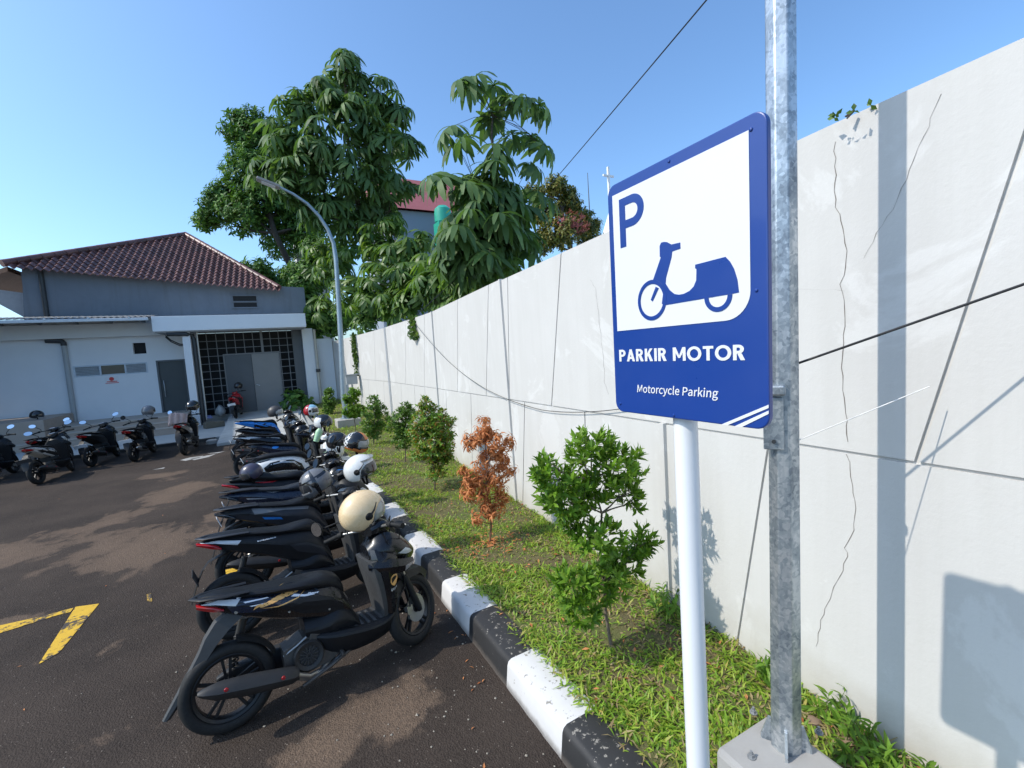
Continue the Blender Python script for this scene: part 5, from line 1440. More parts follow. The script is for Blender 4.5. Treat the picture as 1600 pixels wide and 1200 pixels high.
def scooter(label, pos, yaw, lean=-8, P=STREET, body='black', side='black', front='black', steer=20, shape=ANG, stripes=(), texts=(), plate=None, exhaust='exh', mirrors=(1, 1), detail=1, group=None, mudguard='blade', tail='lens', tailclear='clear', mirror_round=True, rimmat=None, shock=False, leg=None, floor='matte', seatm='seat', mirror_mat='mirror', rail=None, cat='motor scooter', mtip=(.915, .34, 1.12), mtilt=.30):
    root = empty('motor_scooter', pos, (R(lean), 0, R(yaw)), label, cat, group)
    def put(g, nm, m, p=None, **k): return g.build(nm, m if not isinstance(m, str) else S[m], p or root, **k)
    # --- rear wheel and drive
    wh, _ = make_wheel('rear_wheel', 0, root, None, rimmat)
    g = MB()   # swing arm / belt case on the left, engine block
    g.rings([[Vector((x, .055+s*t, z)) for s, z in ((0, zb), (1, zb), (1, zt), (0, zt))] for x, zb, zt, t in ((-.06, .23, .30, .05), (.05, .20, .33, .07), (.25, .18, .34, .08), (.45, .17, .33, .08), (.55, .2, .30, .06))])
    put(g, 'belt_case', 'darkeng', bevel=.012)
    g = MB()
    g.rings([[Vector((x, y, z)) for y, z in ((-.10, zb), (.06, zb), (.06, zt), (-.10, zt))] for x, zb, zt in ((.30, .19, .36), (.42, .17, .40), (.56, .18, .38), (.66, .22, .34))])
    g.box((.50, -.09, .36), (.10, .05, .07), (0, .4, 0)); g.box((.63, -.07, .25), (.06, .07, .05))
    for k in range(5): g.box((.34+k*.02, -.105, .215), (.006, .02, .05))
    en = put(g, 'engine', 'engine', bevel=.006)
    if detail:
        g = MB(); c = (.44, -.115, .285)
        g.lathe([(.001, 0), (.06, 0), (.064, -.012), (.086, -.020), (.094, -.010), (.094, .03), (.001, .03)], 'Y', c, 30)
        fc = put(g, 'fan_cover', 'darkeng', en, smooth=40)
        g = MB()
        for k in range(14):
            a = 2*math.pi*k/14; g.box((c[0]+.036*math.cos(a), c[1]-.004, c[2]+.036*math.sin(a)), (.05, .008, .0045), (0, -a, 0))
        g.lathe([(.030, -.008), (.033, -.008), (.033, -.002), (.030, -.002)], 'Y', c, 20, closed=True)
        put(g, 'fan_grille', 'dusty', fc)
        g = MB(); g.tube([(.52, -.10, .40), (.55, -.11, .42), (.58, -.09, .41), (.56, -.06, .38)], .008, 6); g.tube([(.30, -.09, .33), (.38, -.11, .37), (.44, -.11, .40)], .007, 6); g.tube([(.70, -.06, .21), (.56, -.11, .155), (.42, -.13, .15), (.36, -.15, .19)], .015, 8)
        g.box((.545, -.105, .415), (.035, .03, .03)); put(g, 'hose', 'steel', en, smooth=50)
        g = MB(); g.tube([(.70, -.10, .20), (.56, -.13, .165), (.38, -.145, .125)], .012, 8); g.tube([(.64, -.10, .23), (.64, -.17, .21)], .014, 8); put(g, 'exhaust_bracket', 'engine', en, smooth=50)
    # --- exhaust (right side)
    g = MB()
    def sq(c, dx, hy, hz, axis_ang):
        out = []
        for k in range(12):
            a = 2*math.pi*k/12; q = .82+.18*abs(math.cos(2*a))
            out.append(Vector((c[0]-math.sin(axis_ang)*hz*math.sin(a)*q, c[1]+hy*math.cos(a)*q, c[2]+math.cos(axis_ang)*hz*math.sin(a)*q)))
        return out
    ea = R(-14)
    secs = [(.36, .22, .030, .035), (.33, .228, .048, .052), (.24, .25, .052, .058), (.08, .29, .054, .062), (-.06, .325, .05, .052), (-.13, .345, .035, .026), (-.155, .352, .018, .010)]
    ey = -.165
    g.rings([sq((x, ey, z), 0, hy, hz, ea) for x, z, hy, hz in secs])
    ex = put(g, 'exhaust', exhaust, smooth=38)
    g = MB(); g.tube([(.60, -.06, .19), (.50, -.10, .15), (.42, -.145, .17), (.35, ey, .22)], .017, 10); put(g, 'exhaust_pipe', 'steel', ex, smooth=60)
    for i, (x, z) in enumerate(((.27, .262), (-.02, .335))):
        g = MB(); g.lathe([(.001, -.006), (.010, -.005), (.012, 0), (.001, 0)], 'Y', (x, ey-.054, z), 10)
        put(g, 'shield_bolt', 'red' if exhaust == 'exh' else 'rubber', ex)
    if exhaust == 'exhs':
        g = MB(); g.rings([sq((x, ey-.012, z+.004), 0, hy, hz, ea) for x, z, hy, hz in ((.30, .24, .05, .04), (.22, .258, .056, .05), (.04, .30, .056, .05), (-.02, .315, .04, .03))]); put(g, 'heat_shield', 'matte', ex, smooth=38)
    # shock absorber
    g = MB(); a, b = Vector((.02, .085, .30)), Vector((.12, .075, .60)); sd_ = -1 if shock else 1
    a.y *= sd_; b.y *= sd_
    g.tube([a, b], .014, 8); g.tube([a.lerp(b, .55), b], .026, 10)
    pts = []
    for k in range(60):
        t = k/59; p = a.lerp(b, .12+.6*t); an = t*2*math.pi*7; pts.append(p+Vector((.028*math.cos(an), .028*math.sin(an), 0)))
    g.tube(pts, .0055, 5); put(g, 'shock_absorber', 'steel' if shock else 'darkeng', smooth=60)
    # rear hugger and mudguard
    g = MB()
    rings = []
    for k in range(7):
        a = R(22+k*9); rr = WR+.018; x, z = rr*math.cos(a), WR+rr*math.sin(a)
        rings.append([Vector((x, -.05, z-.012)), Vector((x*1.05, -.03, z+.008)), Vector((x*1.05, .03, z+.008)), Vector((x, .05, z-.012)), Vector((x*.98, 0, z-.006))])
    g.rings(rings); put(g, 'inner_fender', 'rubber', smooth=40)
    bx0 = P['body'][0][0]
    g = MB()
    if mudguard == 'blade':
        up_ = [(.06, .708), (-.03, .662), (-.09, .585), (-.125, .515), (-.20, .40), (-.325, .215)]
        lo_ = [(.11, .655), (.03, .60), (-.04, .535), (-.088, .478), (-.172, .375), (-.312, .21)]
        ws = [.058, .056, .050, .042, .030, .010]
        g.rings([[Vector((u[0], -w*.7, u[1])), Vector((u[0]-.006, 0, u[1]+.008)), Vector((u[0], w*.7, u[1])), Vector((l[0], w, l[1])), Vector((l[0]+.02, 0, l[1])), Vector((l[0], -w, l[1]))] for u, l, w in zip(up_, lo_, ws)])
        put(g, 'mudguard', 'dusty', smooth=30)
    else:
        mg = [(.06, .70, .05, .03), (-.04, .68, .05, .02), (-.12, .655, .045, .014), (-.17, .60, .05, .012), (-.21, .52, .065, .01), (-.245, .43, .06, .008), (-.27, .36, .04, .006)]
        g.rings([[Vector((x-th, -w, z)), Vector((x+th*.3, 0, z+th*.8)), Vector((x-th, w, z)), Vector((x-th*2, 0, z-th))] for x, z, w, th in mg])
        put(g, 'mudguard', 'matte', smooth=40)
    if plate:
        g = MB(); g.box((-.232, 0, .555), (.006, .26, .10), (0, R(-20), 0)); pt = put(g, 'number_plate', plate, bevel=.004)
        g = MB(); 
        for k in range(6): g.box((-.2365, -.09+k*.036, .565), (.002, .02, .045), (0, R(-20), 0))
        for k in range(3): g.box((-.2185, -.03+k*.03, .519), (.002, .014, .014), (0, R(-20), 0))
        put(g, 'plate_characters', 'rubber' if plate == 'plate' else 'grey', pt)
    # --- bodywork
    H = Hull(P['body'], shape)
    g = MB(); g.rings(H.rings()); bd = put(g, 'body_cover', side, smooth=28)
    g = MB(); Hs = Hull(P['seat'], SEATS); g.rings(Hs.rings()); st_ = put(g, 'seat', seatm, smooth=50)
    g = MB(); decal(g, Hs, [[(.06, P['seat'][1][2]-.016), (.06, P['seat'][1][2]-.0185), (.36, P['seat'][3][2]-.032), (.36, P['seat'][3][2]-.0295)]], .002, True, 2); put(g, 'seat_seam', 'rubber', st_)
    # tail lamp
    tl = [tuple(v) for v in P['body'][:3]]
    zb0, zt0 = tl[0][1], tl[0][2]
    if shape is ANG:
        T = Hull([(tl[0][0]-.012, tl[0][1]-.004, tl[0][2], .034), (tl[1][0], tl[1][1]-.004, tl[1][1]+.045, .078), (tl[1][0]+.06, (tl[1][1]+tl[2][1])/2+.006, (tl[1][1]+tl[2][1])/2+.03, .094)], ANG, 8)
        g = MB(); g.rings(T.rings(.002)); tlp = put(g, 'tail_light', tail, smooth=30)
        g = MB(); decal(g, H, [[(tl[0][0]+.01, tl[0][1]+.02), (tl[1][0]+.02, tl[1][1]+.042), (tl[2][0]+.03, tl[2][1]+.055), (tl[2][0]+.06, tl[2][1]+.085), (tl[1][0]+.04, tl[1][2]-.012), (tl[0][0]+.02, tl[0][2]-.004)]], .005, True, 2); put(g, 'indicator_lens', tailclear, tlp)
    else:
        g = MB(); 
        T = Hull([(tl[0][0]-.03, .56, .62, .03), (tl[0][0]+.01, .53, .65, .075), (tl[0][0]+.05, .52, .66, .10)], RND, 8); g.rings(T.rings()); put(g, 'tail_light', 'lens', smooth=50)
    # grab rail
    zr = P['seat'][1][2]; xr = P['seat'][0][0]
    g = MB(); g.tube([(.16, -.105, zr-.03), (.02, -.10, zr-.015), (xr+.02, -.07, zr-.004), (xr-.03, 0, zr), (xr+.02, .07, zr-.004), (.02, .10, zr-.015), (.16, .105, zr-.03)], .013, 8, squash=(1.5, .7)); put(g, 'grab_rail', rail or 'matte', smooth=50)
    # step-through body between seat and floor
    Hc = Hull([(.44, .34, .50, .115), (.56, .31, .50, .135), (.66, .295, .52, .135), (.74, .285, .47, .12), (.79, .28, .38, .10)], ANG, 14)
    g = MB(); g.rings(Hc.rings()); put(g, 'under_seat_cover', floor, smooth=28)
    Hf = Hull([(.50, .28, .39, .12), (.58, .225, .375, .16), (.70, .185, .355, .178), (.86, .18, .325, .178), (.98, .20, .33, .165), (1.05, .25, .36, .12)], [(0, .55), (.25, .78), (.6, .92), (.82, 1.0), (.92, .97), (1, .86)], 16)
    g = MB(); g.rings(Hf.rings()); fl = put(g, 'floorboard', floor, smooth=28)
    g = MB()
    for k in range(6): g.span((.70+k*.045, -.12, np.interp(.70+k*.045, [.72, .88, .99], [.345, .325, .335])-.004), (.72+k*.045, .12, np.interp(.70+k*.045, [.72, .88, .99], [.345, .325, .335])+.004))
    put(g, 'foot_mat', 'dusty', fl)
    Hl = Hull([(.25, .98, 1.06, .10), (.32, .97, 1.075, .14), (.42, .965, 1.085, .165), (.54, .95, 1.105, .19), (.66, .93, 1.14, .205), (.74, .915, 1.16, .195), (.81, .92, 1.13, .14)], [(0, .72), (.12, .95), (.35, 1.0), (.6, .92), (.85, .66), (1, .35)], 22, 'z')
    g = MB(); g.rings(Hl.rings()); lg = put(g, 'leg_shield', leg or front, smooth=28)
    g = MB(); g.span((.94, -.13, .60), (.955, .13, .72)); g.tube([(.955, -.145, .70), (.90, -.16, .70)], .03, 12); put(g, 'glove_box', 'matte', lg)
    Hi = Hull([(.32, .945, 1.0, .13), (.42, .938, .99, .155), (.54, .922, .98, .178), (.66, .90, .96, .19), (.74, .888, .95, .18)], [(0, .86), (.2, 1.0), (.8, 1.0), (1, .9)], 12, 'z')
    g = MB(); g.rings(Hi.rings()); put(g, 'inner_shield', 'dusty' if detail else 'matte', lg, smooth=30)
    if shape is ANG:
        Hn = Hull([(.91, .70, .83, .11), (.98, .64, .885, .155), (1.06, .60, .90, .175), (1.14, .605, .865, .165), (1.21, .63, .80, .125), (1.27, .665, .725, .05)], ANG, 18)
    else:
        Hn = Hull([(.92, .60, .80, .10), (.98, .54, .84, .16), (1.06, .52, .86, .19), (1.14, .53, .84, .185), (1.21, .56, .78, .14), (1.25, .60, .70, .06)], RND, 18)
    g = MB(); g.rings(Hn.rings()); nc = put(g, 'front_cowl', front, smooth=28)
    if shape is ANG:
        for s in (-1, 1):
            g = MB(); decal(g, Hn, [[(1.10, .745), (1.17, .765), (1.215, .735), (1.24, .705), (1.17, .715)]], .004, False, 3, s); put(g, 'headlight', 'clear', nc)
        for s in (-1, 1):   # flared side wing
            g = MB(); g.rings([[Vector((x, s*(y-.012), zb)), Vector((x, s*(y+.01), (zb+zt)/2)), Vector((x, s*(y-.012), zt))] for x, y, zb, zt in ((.88, .165, .69, .73), (.94, .195, .655, .735), (1.04, .215, .62, .73), (1.13, .205, .61, .70), (1.22, .15, .63, .675))])
            put(g, 'side_wing', front, nc, smooth=25)
    else:
        g = MB(); g.lathe([(.001, .10), (.05, .095), (.075, .06), (.08, 0), (.001, 0)], 'X', (1.20, 0, .74), 18); put(g, 'headlight', 'clear', nc, smooth=50)
    # --- steering assembly
    A0 = Vector((WB, 0, WR)); A1 = Vector((1.02, 0, .86)); ax = (A1-A0).normalized()
    M = Matrix.Translation(A1) @ Matrix.Rotation(R(-steer), 4, ax) @ Matrix.Translation(-A1)
    def sput(g, nm, m, p=None, **k): g.xf(M); return put(g, nm, m, p, **k)
    wh, wput = make_wheel('front_wheel', WB, root, M, rimmat)
    g = MB(); g.lathe([(.06, -.048), (.10, -.048), (.10, -.044), (.06, -.044)], 'Y', (WB, 0, WR), 30, closed=True); g.lathe([(.02, -.05), (.062, -.048), (.062, -.044), (.02, -.046)], 'Y', (WB, 0, WR), 10, closed=True); wput(g, 'brake_disc', S['steel'], wh)
    g = MB(); g.box((WB-.09, -.055, WR+.03), (.06, .03, .035)); g.box((WB-.10, -.06, WR-.03), (.02, .02, .025)); wput(g, 'brake_caliper', S['steel'], wh)
    g = MB()
    for s in (-1, 1):
        b0 = Vector((WB, s*.075, WR)); t0 = Vector((1.075, s*.075, .70)); d = t0-b0
        g.tube([b0-d*.06, b0+d*.02, b0+d*.62], [.018, .025, .024], 12)
    fk = sput(g, 'fork_lower', 'matte', smooth=50)
    g = MB()
    for s in (-1, 1):
        b0 = Vector((WB, s*.075, WR)); t0 = Vector((1.075, s*.075, .70)); d = t0-b0; g.tube([b0+d*.6, t0], .0145, 12)
    g.tube([(1.09, -.09, .68), (1.09, .09, .68)], .03, 8); g.tube([(1.085, 0, .68), A1], .022, 10); sput(g, 'fork_tube', 'steel', fk, smooth=50)
    g = MB(); rings = []
    for k in range(13):
        a = R(38+k*8.6) if shape is ANG else R(20+k*11); rr = WR+.028+(.02*(k < 4)); x, z = WB+rr*math.cos(a), WR+rr*math.sin(a)
        w = .058*(.5+.5*min(1, k/3)); 
        rings.append([Vector((WB+(rr-.06)*math.cos(a), -w-.006, WR+(rr-.06)*math.sin(a))), Vector((x, -w, z-.004)), Vector((WB+(rr+.014)*math.cos(a), 0, WR+(rr+.014)*math.sin(a))), Vector((x, w, z-.004)), Vector((WB+(rr-.06)*math.cos(a), w+.006, WR+(rr-.06)*math.sin(a))), Vector((WB+(rr-.004)*math.cos(a), 0, WR+(rr-.004)*math.sin(a)))])
    g.rings(rings)
    for s in (-1, 1): g.prism([(WB-.10, .50), (WB-.02, .545), (WB-.13, .60), (WB-.17, .56)], (0, s*.01, 0), (0, s*.062, 0), (1, 0, 0), (0, 0, 1))
    sput(g, 'front_fender', front if shape is not ANG else 'matte', smooth=35)
    Hh = Hull([(.93, .89, .95, .05), (.98, .885, .98, .095), (1.05, .88, .985, .11), (1.11, .885, .95, .08), (1.15, .89, .92, .03)], ANG if shape is ANG else RND, 12)
    g = MB(); g.rings(Hh.rings()); hc_ = sput(g, 'handlebar_cover', front, smooth=30)
    g = MB(); g.box((.965, 0, .972), (.05, .11, .02), (0, R(-25), 0)); sput(g, 'instrument', 'visor', hc_, bevel=.006)
    g = MB(); g.tube([(.89, -.36, .925), (.92, -.25, .945), (.99, -.10, .935), (1.0, 0, .93), (.99, .10, .935), (.92, .25, .945), (.89, .36, .925)], .011, 8); hb = sput(g, 'handlebar', 'steel' if detail else 'matte', smooth=50)
    for s in (-1, 1):
        g = MB(); a, b = Vector((.915, s*.265, .943)), Vector((.884, s*.385, .921)); g.tube([a, a.lerp(b, .04), a.lerp(b, .95), b], [.021, .017, .017, .02], 10); g.tube([(.922, s*.235, .945), (.914, s*.268, .942)], .024, 10); sput(g, 'grip', 'rubber', hb, smooth=50)
        g = MB(); g.tube([(.95, s*.225, .945), (.97, s*.26, .935), (.95, s*.36, .915)], [.008, .007, .006], 6); sput(g, 'brake_lever', 'steel', hb, smooth=50)
        if mirrors[0 if s < 0 else 1]:
            g = MB(); tip = Vector((mtip[0], s*mtip[1], mtip[2])); g.tube([(.93, s*.215, .95), (.95, s*.22, 1.0), (.945, s*.28, min(1.06, mtip[2]+.01)), tip+Vector((.012, 0, -.01))], .0065, 7); mr = sput(g, 'mirror', 'rubber', hb, smooth=50)
            g = MB(); K = 20
            def mring(sc, dx): return [tip+Vector((dx+mtilt*.048*sc*math.sin(2*math.pi*k/K), s*.075*sc*math.cos(2*math.pi*k/K), .048*sc*math.sin(2*math.pi*k/K)+(0 if mirror_round else .008*sc*math.cos(2*math.pi*k/K)))) for k in range(K)]
            if mirror_round: 
                def mring(sc, dx): return [tip+Vector((dx+mtilt*.056*sc*math.sin(2*math.pi*k/K), .056*sc*math.cos(2*math.pi*k/K), .056*sc*math.sin(2*math.pi*k/K))) for k in range(K)]
            g.rings([mring(.94, -.004), mring(1.0, 0), mring(.85, .018), mring(.3, .026)]); sput(g, 'mirror_shell', 'rubber', mr, smooth=50)
            g = MB(); g.add(mring(.93, -.0055), [tuple(range(K))]); sput(g, 'mirror_glass', mirror_mat, mr)
    if detail:
        g = MB()
        for pts in ([(.93, -.20, .945), (1.03, -.16, .99), (1.10, -.07, .93), (1.10, -.04, .80)], [(.93, .20, .945), (1.04, .15, 1.0), (1.11, .06, .93), (1.10, .03, .80)], [(.95, -.22, .93), (1.05, -.20, .88), (1.08, -.12, .72), (WB-.10, -.085, WR+.2), (WB-.09, -.075, WR+.04)]):
            P4 = [Vector(p) for p in pts]; g.tube(P4, .0045, 6)
        sput(g, 'brake_cable', 'rubber', hb, smooth=60)
    # side stand
    g = MB(); g.tube([(.56, .10, .22), (.50, .15, .12), (.44, .20, .02), (.42, .225, -.004)], [.012, .011, .010, .016], 8); put(g, 'side_stand', 'matte', smooth=50)
    hs = {'body': H, 'cowl': Hn, 'leg': Hl, 'seat': Hs, 'floor': Hf, 'under': Hc}
    for hn, polys, m, nm in stripes:
        g = MB(); decal(g, hs[hn], polys, .0035, False, 3); put(g, nm, m, {'body': bd, 'cowl': nc, 'leg': lg, 'seat': st_}.get(hn))
    for hn, txt, x0, z0, size, ang, m, width in texts:
        g = MB(); text_on_hull(g, hs[hn], txt, x0, z0, size, R(ang), width=width, off=.0065); put(g, 'lettering', m, {'body': bd, 'cowl': nc, 'leg': lg}.get(hn), recalc=False)
    root['_h'] = 0; del root['_h']
    return root, dict(put=put, hulls=hs, bd=bd, nc=nc, lg=lg)

def helmet(label, pos, rot, shell='beige', kind='open', visor='visor', sc=1.0, colorfn=None, mats=None, num=None, peak=None, name='helmet', pivot=True):
    root = empty(name, pos, tuple(R(a) for a in rot), label, 'helmet', 'helmets hung on the scooters')
    ex, ey, ez = .150*sc, .124*sc, .138*sc
    def sp(th, ph, k=1.0):
        lift = 1.0+.10*max(0, math.cos(th))*0
        return Vector((ex*k*math.sin(th)*math.cos(ph), ey*k*math.sin(th)*math.sin(ph), ez*k*math.cos(th)))
    NP, NT = 48, 20
    def thmax(ph):
        a = abs(math.degrees(ph))
        if kind == 'full': return R(float(np.interp(a, [0, 60, 110, 180], [138, 136, 126, 122])))
        return R(float(np.interp(a, [0, 55, 78, 92, 120, 180], [64, 66, 82, 128, 128, 116])))
    def port(th, ph):
        return kind == 'full' and abs(math.degrees(ph)) < 72 and 66 < math.degrees(th) < 104
    g = MB(); idx = {}
    for i in range(NP):
        ph = -math.pi+2*math.pi*i/NP; tm = thmax(ph)
        for j in range(NT+1):
            th = max(.002, tm*j/NT); k = 1.0
            if kind == 'full' and abs(math.degrees(ph)) < 75 and math.degrees(th) > 100: k = 1.07
            idx[i, j] = len(g.v); g.v.append(tuple(sp(th, ph, k)))
    for i in range(NP):
        for j in range(NT):
            ph = -math.pi+2*math.pi*(i+.5)/NP; th = thmax(ph)*(j+.5)/NT
            if port(th, ph): continue
            g.f.append((idx[i, j], idx[(i+1) % NP, j], idx[(i+1) % NP, j+1], idx[i, j+1])); g.m.append(colorfn(th, ph) if colorfn else 0)
    sh = g.build('shell', [S[m] for m in mats] if mats else S[shell], root, smooth=60)
    sh.modifiers.new('thick', 'SOLIDIFY').thickness = -.008*sc
    g = MB(); rs = []
    for j in range(9):
        t = j/8
        rs.append([sp(max(.01, min(thmax(-math.pi+2*math.pi*i/24), R(118))*t*.98), -math.pi+2*math.pi*i/24, .90) for i in range(24)])
    g.rings(rs, cap=False); g.add(rs[-1], [tuple(range(24))]); g.build('lining', S['lining'], root, smooth=60)
    g = MB(); rs = []
    v0, v1 = ((52, 108) if kind == 'open' else (62, 107))
    for j in range(9):
        th = R(v0+(v1-v0)*j/8); rs.append([sp(th, R(-80+160*i/20), 1.055) for i in range(21)])
    vs = [p for r in rs for p in r]; g.add(vs, [(j*21+i, j*21+i+1, (j+1)*21+i+1, (j+1)*21+i) for j in range(8) for i in range(20)])
    vz = g.build('visor', S[visor], root, smooth=60); vz.modifiers.new('thick', 'SOLIDIFY').thickness = .003*sc
    if pivot:
        for s in (-1, 1):
            g = MB(); c = sp(R(86), s*R(92), 1.0)
            g.lathe([(.001, s*.016), (.022, s*.015), (.03, s*.006), (.03, -s*.01), (.001, -s*.01)], 'Y', c, 16)
            a = [sp(R(86), s*R(92), 1.06), sp(R(74), s*R(76), 1.075), sp(R(60), s*R(60), 1.07)]
            g.tube(a, [.016, .011, .005], 8, squash=(1, .5)); g.build('visor_pivot', S['rubber'], root, smooth=50)
    if peak:
        g = MB(); g.rings([[sp(R(44+4*j), R(-70+140*i/16), 1.03+.10*j) for i in range(17)]+[sp(R(46+4*j), R(-70+140*i/16), 1.02+.10*j) for i in reversed(range(17))] for j in range(3)]); g.build('peak', S[peak], root, smooth=50)
    g = MB()
    for s in (-1, 1): g.tube([sp(R(118), s*R(80), .92), Vector((.02*sc, s*.05*sc, -.13*sc)), Vector((.03*sc, s*.01, -.165*sc))], .007, 6, squash=(1.6, .4))
    g.build('chin_strap', S['rubber'], root, smooth=50)
    if num:
        vs, fs = text_mesh(num, .07*sc, .004, .1, align='CENTER')
        g = MB(); P = []
        for v in vs:
            ph = R(-62)-v.x/ex*.9*0-(-v.x)/ey*.8; th = R(52)-(v.y-.02)/ez
            P.append(sp(th, ph, 1.012))
        g.add(P, fs); g.build('number', S['hwhite'], root, recalc=False)
    return root
RG = 'motor scooters parked in a row along the kerb'
LG = 'motor scooters parked facing the building'
# nearest scooter -------------------------------------------------------------
near, kit = scooter('nearest black scooter with an orange script decal on its side', (-.372, 3.15, 0), 8, -8, STREET, side='black', front='black', steer=-30, mudguard='blade', mirrors=(0, 1), mtip=(.86, .42, 1.03), mtilt=-.12, floor='matte', group=RG,
    stripes=[('body', [[(.02, .795), (.20, .775), (.40, .765), (.52, .735), (.50, .715), (.36, .665), (.20, .66), (.06, .70)]], 'navy', 'side_panel'),
             ])
H = kit['hulls']['body']
def bdec(polys, m, nm='decal', off=.0055):
    g = MB(); decal(g, H, polys, off, False, 3); kit['put'](g, nm, m, kit['bd'])
bdec([[(.09, .785), (.22, .782), (.22, .776), (.09, .779)], [(.12, .755), (.25, .735), (.26, .728), (.13, .745)], [(.15, .722), (.24, .71), (.25, .704), (.16, .714)], [(.42, .742), (.52, .722), (.53, .706), (.43, .724)], [(.40, .700), (.46, .676), (.56, .655), (.56, .648), (.46, .664), (.38, .692)]], 'decal')
bdec([[(.22, .752), (.28, .756), (.36, .778), (.30, .75)], [(.20, .684), (.30, .668), (.42, .676), (.47, .70), (.42, .670), (.30, .660)]], 'gold')
g = MB(); text_on_hull(g, H, 'BeatStreet', .17, .690, .075, R(4), .35, .045, .009, .27); kit['put'](g, 'lettering', 'gold', kit['bd'], recalc=False)
g = MB(); text_on_hull(g, H, 'Beat', .475, .672, .03, R(-14), .3, .02, .008, .075); kit['put'](g, 'lettering', 'decal', kit['bd'], recalc=False)
# seat latch, tail bolts and reflector on the near flank
g = MB()
g.lathe([(.001, -.004), (.009, -.004), (.011, 0), (.001, 0)], 'Y', (.08, -(H.y(.08, .70)+.003), .70), 12); kit['put'](g, 'body_screw', 'steel', kit['bd'])
for bx_, bz_ in ((.60, .52), (.36, .60)):
    g = MB(); g.lathe([(.001, -.003), (.006, -.003), (.008, 0), (.001, 0)], 'Y', (bx_, -(H.y(bx_, bz_)+.005), bz_), 10); kit['put'](g, 'body_screw', 'steel', kit['bd'])
# faceted panels along the flank
bdec([[(.30, .655), (.46, .66), (.60, .62), (.69, .52), (.70, .45), (.60, .50), (.44, .555)]], 'matte', 'lower_panel', .004)
bdec([[(.52, .70), (.64, .67), (.70, .60), (.70, .55), (.62, .60), (.52, .655)]], 'black', 'front_panel', .007)
# round sticker with a helmeted emblem on the leg shield
Hl = kit['hulls']['leg']
def ldec(pts, m, nm, off=.004):
    g = MB(); decal(g, Hl, pts, off, False, 2); kit['put'](g, nm, m, kit['lg'])
cx, cz = 1.045, .575
ldec([[(cx+.036*math.cos(R(a)), cz+.042*math.sin(R(a))) for a in range(0, 360, 20)]], 'gold', 'sticker')
ldec([[(cx+.024*math.cos(R(a))-.002, cz+.012+.016*math.sin(R(a))) for a in range(0, 181, 20)]+[(cx+.024, cz-.004), (cx+.004, cz+.004), (cx-.026, cz-.016)]], 'rubber', 'sticker_mark', .0065)
ldec([[(cx-.035+i*.017, cz-.055-.004*(i % 2)), (cx-.025+i*.017, cz-.053), (cx-.027+i*.017, cz-.075), (cx-.036+i*.017, cz-.072)] for i in range(5)], 'clear', 'sticker_marks')
helmet('beige open-face helmet on the nearest scooter', tuple(at_z(566, 799, 1.045)), (6, -8, 12), 'beige', 'open', 'visorc', 1.10)

# second scooter
sc2, k2 = scooter('matte black scooter with VARIO lettering, second from the front', (-.40, 4.24, 0), 7, -8, VARIO, side='matte', front='matte', steer=-18, mudguard='plate', plate='plated', exhaust='exhs', group=RG, mirrors=(0, 0), rail='slate',
    stripes=[('body', [[(.44, .64), (.58, .62), (.70, .54), (.74, .44), (.64, .50), (.50, .56)]], 'slate', 'lower_panel'), ('body', [[(.30, .80), (.56, .735), (.70, .63), (.60, .70), (.40, .765)]], 'slate', 'flank_crease')],
    texts=[('body', 'VARIO', .20, .735, .03, -4, 'clear', .15)])
g = MB(); g.box((.52, -.02, .44), (.06, .06, .04)); g.box((1.0, .05, .42), (.08, .05, .05)); k2['put'](g, 'yellow_trim', 'yellowp')
# third: bigger scooter with exposed shock
sc3, k3 = scooter('dark grey scooter with an exposed rear shock, third from the front', (-.34, 5.02, 0), 7, -8, VARIO, side='slate', front='matte', steer=-18, mudguard='plate', plate='plated', group=RG, mirrors=(0, 1), shock=True, rail='slate', tail='visor', tailclear='matte',
    stripes=[('body', [[(.10, .80), (.40, .775), (.62, .70), (.60, .67), (.38, .72), (.12, .74)]], 'grey', 'side_panel'), ('body', [[(.18, .70), (.34, .66), (.36, .63), (.2, .67)]], 'blue', 'stripe')])
sc4, k4 = scooter('black scooter with white flank lettering, fourth from the front', (-.35, 5.69, 0), 7, -8, VARIO, side='navy', front='black', steer=-18, mudguard='plate', plate='plate', group=RG, mirrors=(0, 1), seatm='slate', tail='visor', tailclear='navy',
    stripes=[('body', [[(.18, .80), (.44, .775), (.52, .745), (.42, .742), (.30, .745)]], 'silver', 'side_panel'), ('body', [[(.22, .79), (.42, .772), (.47, .752), (.40, .748), (.31, .752)]], 'rubber', 'panel_inset'), ('body', [[(.04, .745), (.22, .705), (.24, .695), (.05, .73)]], 'clear', 'stripe'), ('cowl', [[(1.0, .86), (1.10, .85), (1.16, .80), (1.05, .81)]], 'blue', 'stripe')])
sc5, k5 = scooter('black scooter with red and silver stripes on its rear flank', (-.34, 6.27, 0), 6, -8, MAXI, side='matte', front='black', steer=-18, tailclear='slate', mudguard='plate', plate='plate', group=RG, mirrors=(1, 1), mirror_round=False,
    stripes=[('body', [[(.04, .82), (.28, .80), (.44, .765), (.30, .755), (.10, .78)]], 'silver', 'silver_stripe'), ('body', [[(.10, .775), (.30, .75), (.46, .758), (.30, .735), (.20, .745)]], 'red', 'red_stripe')])
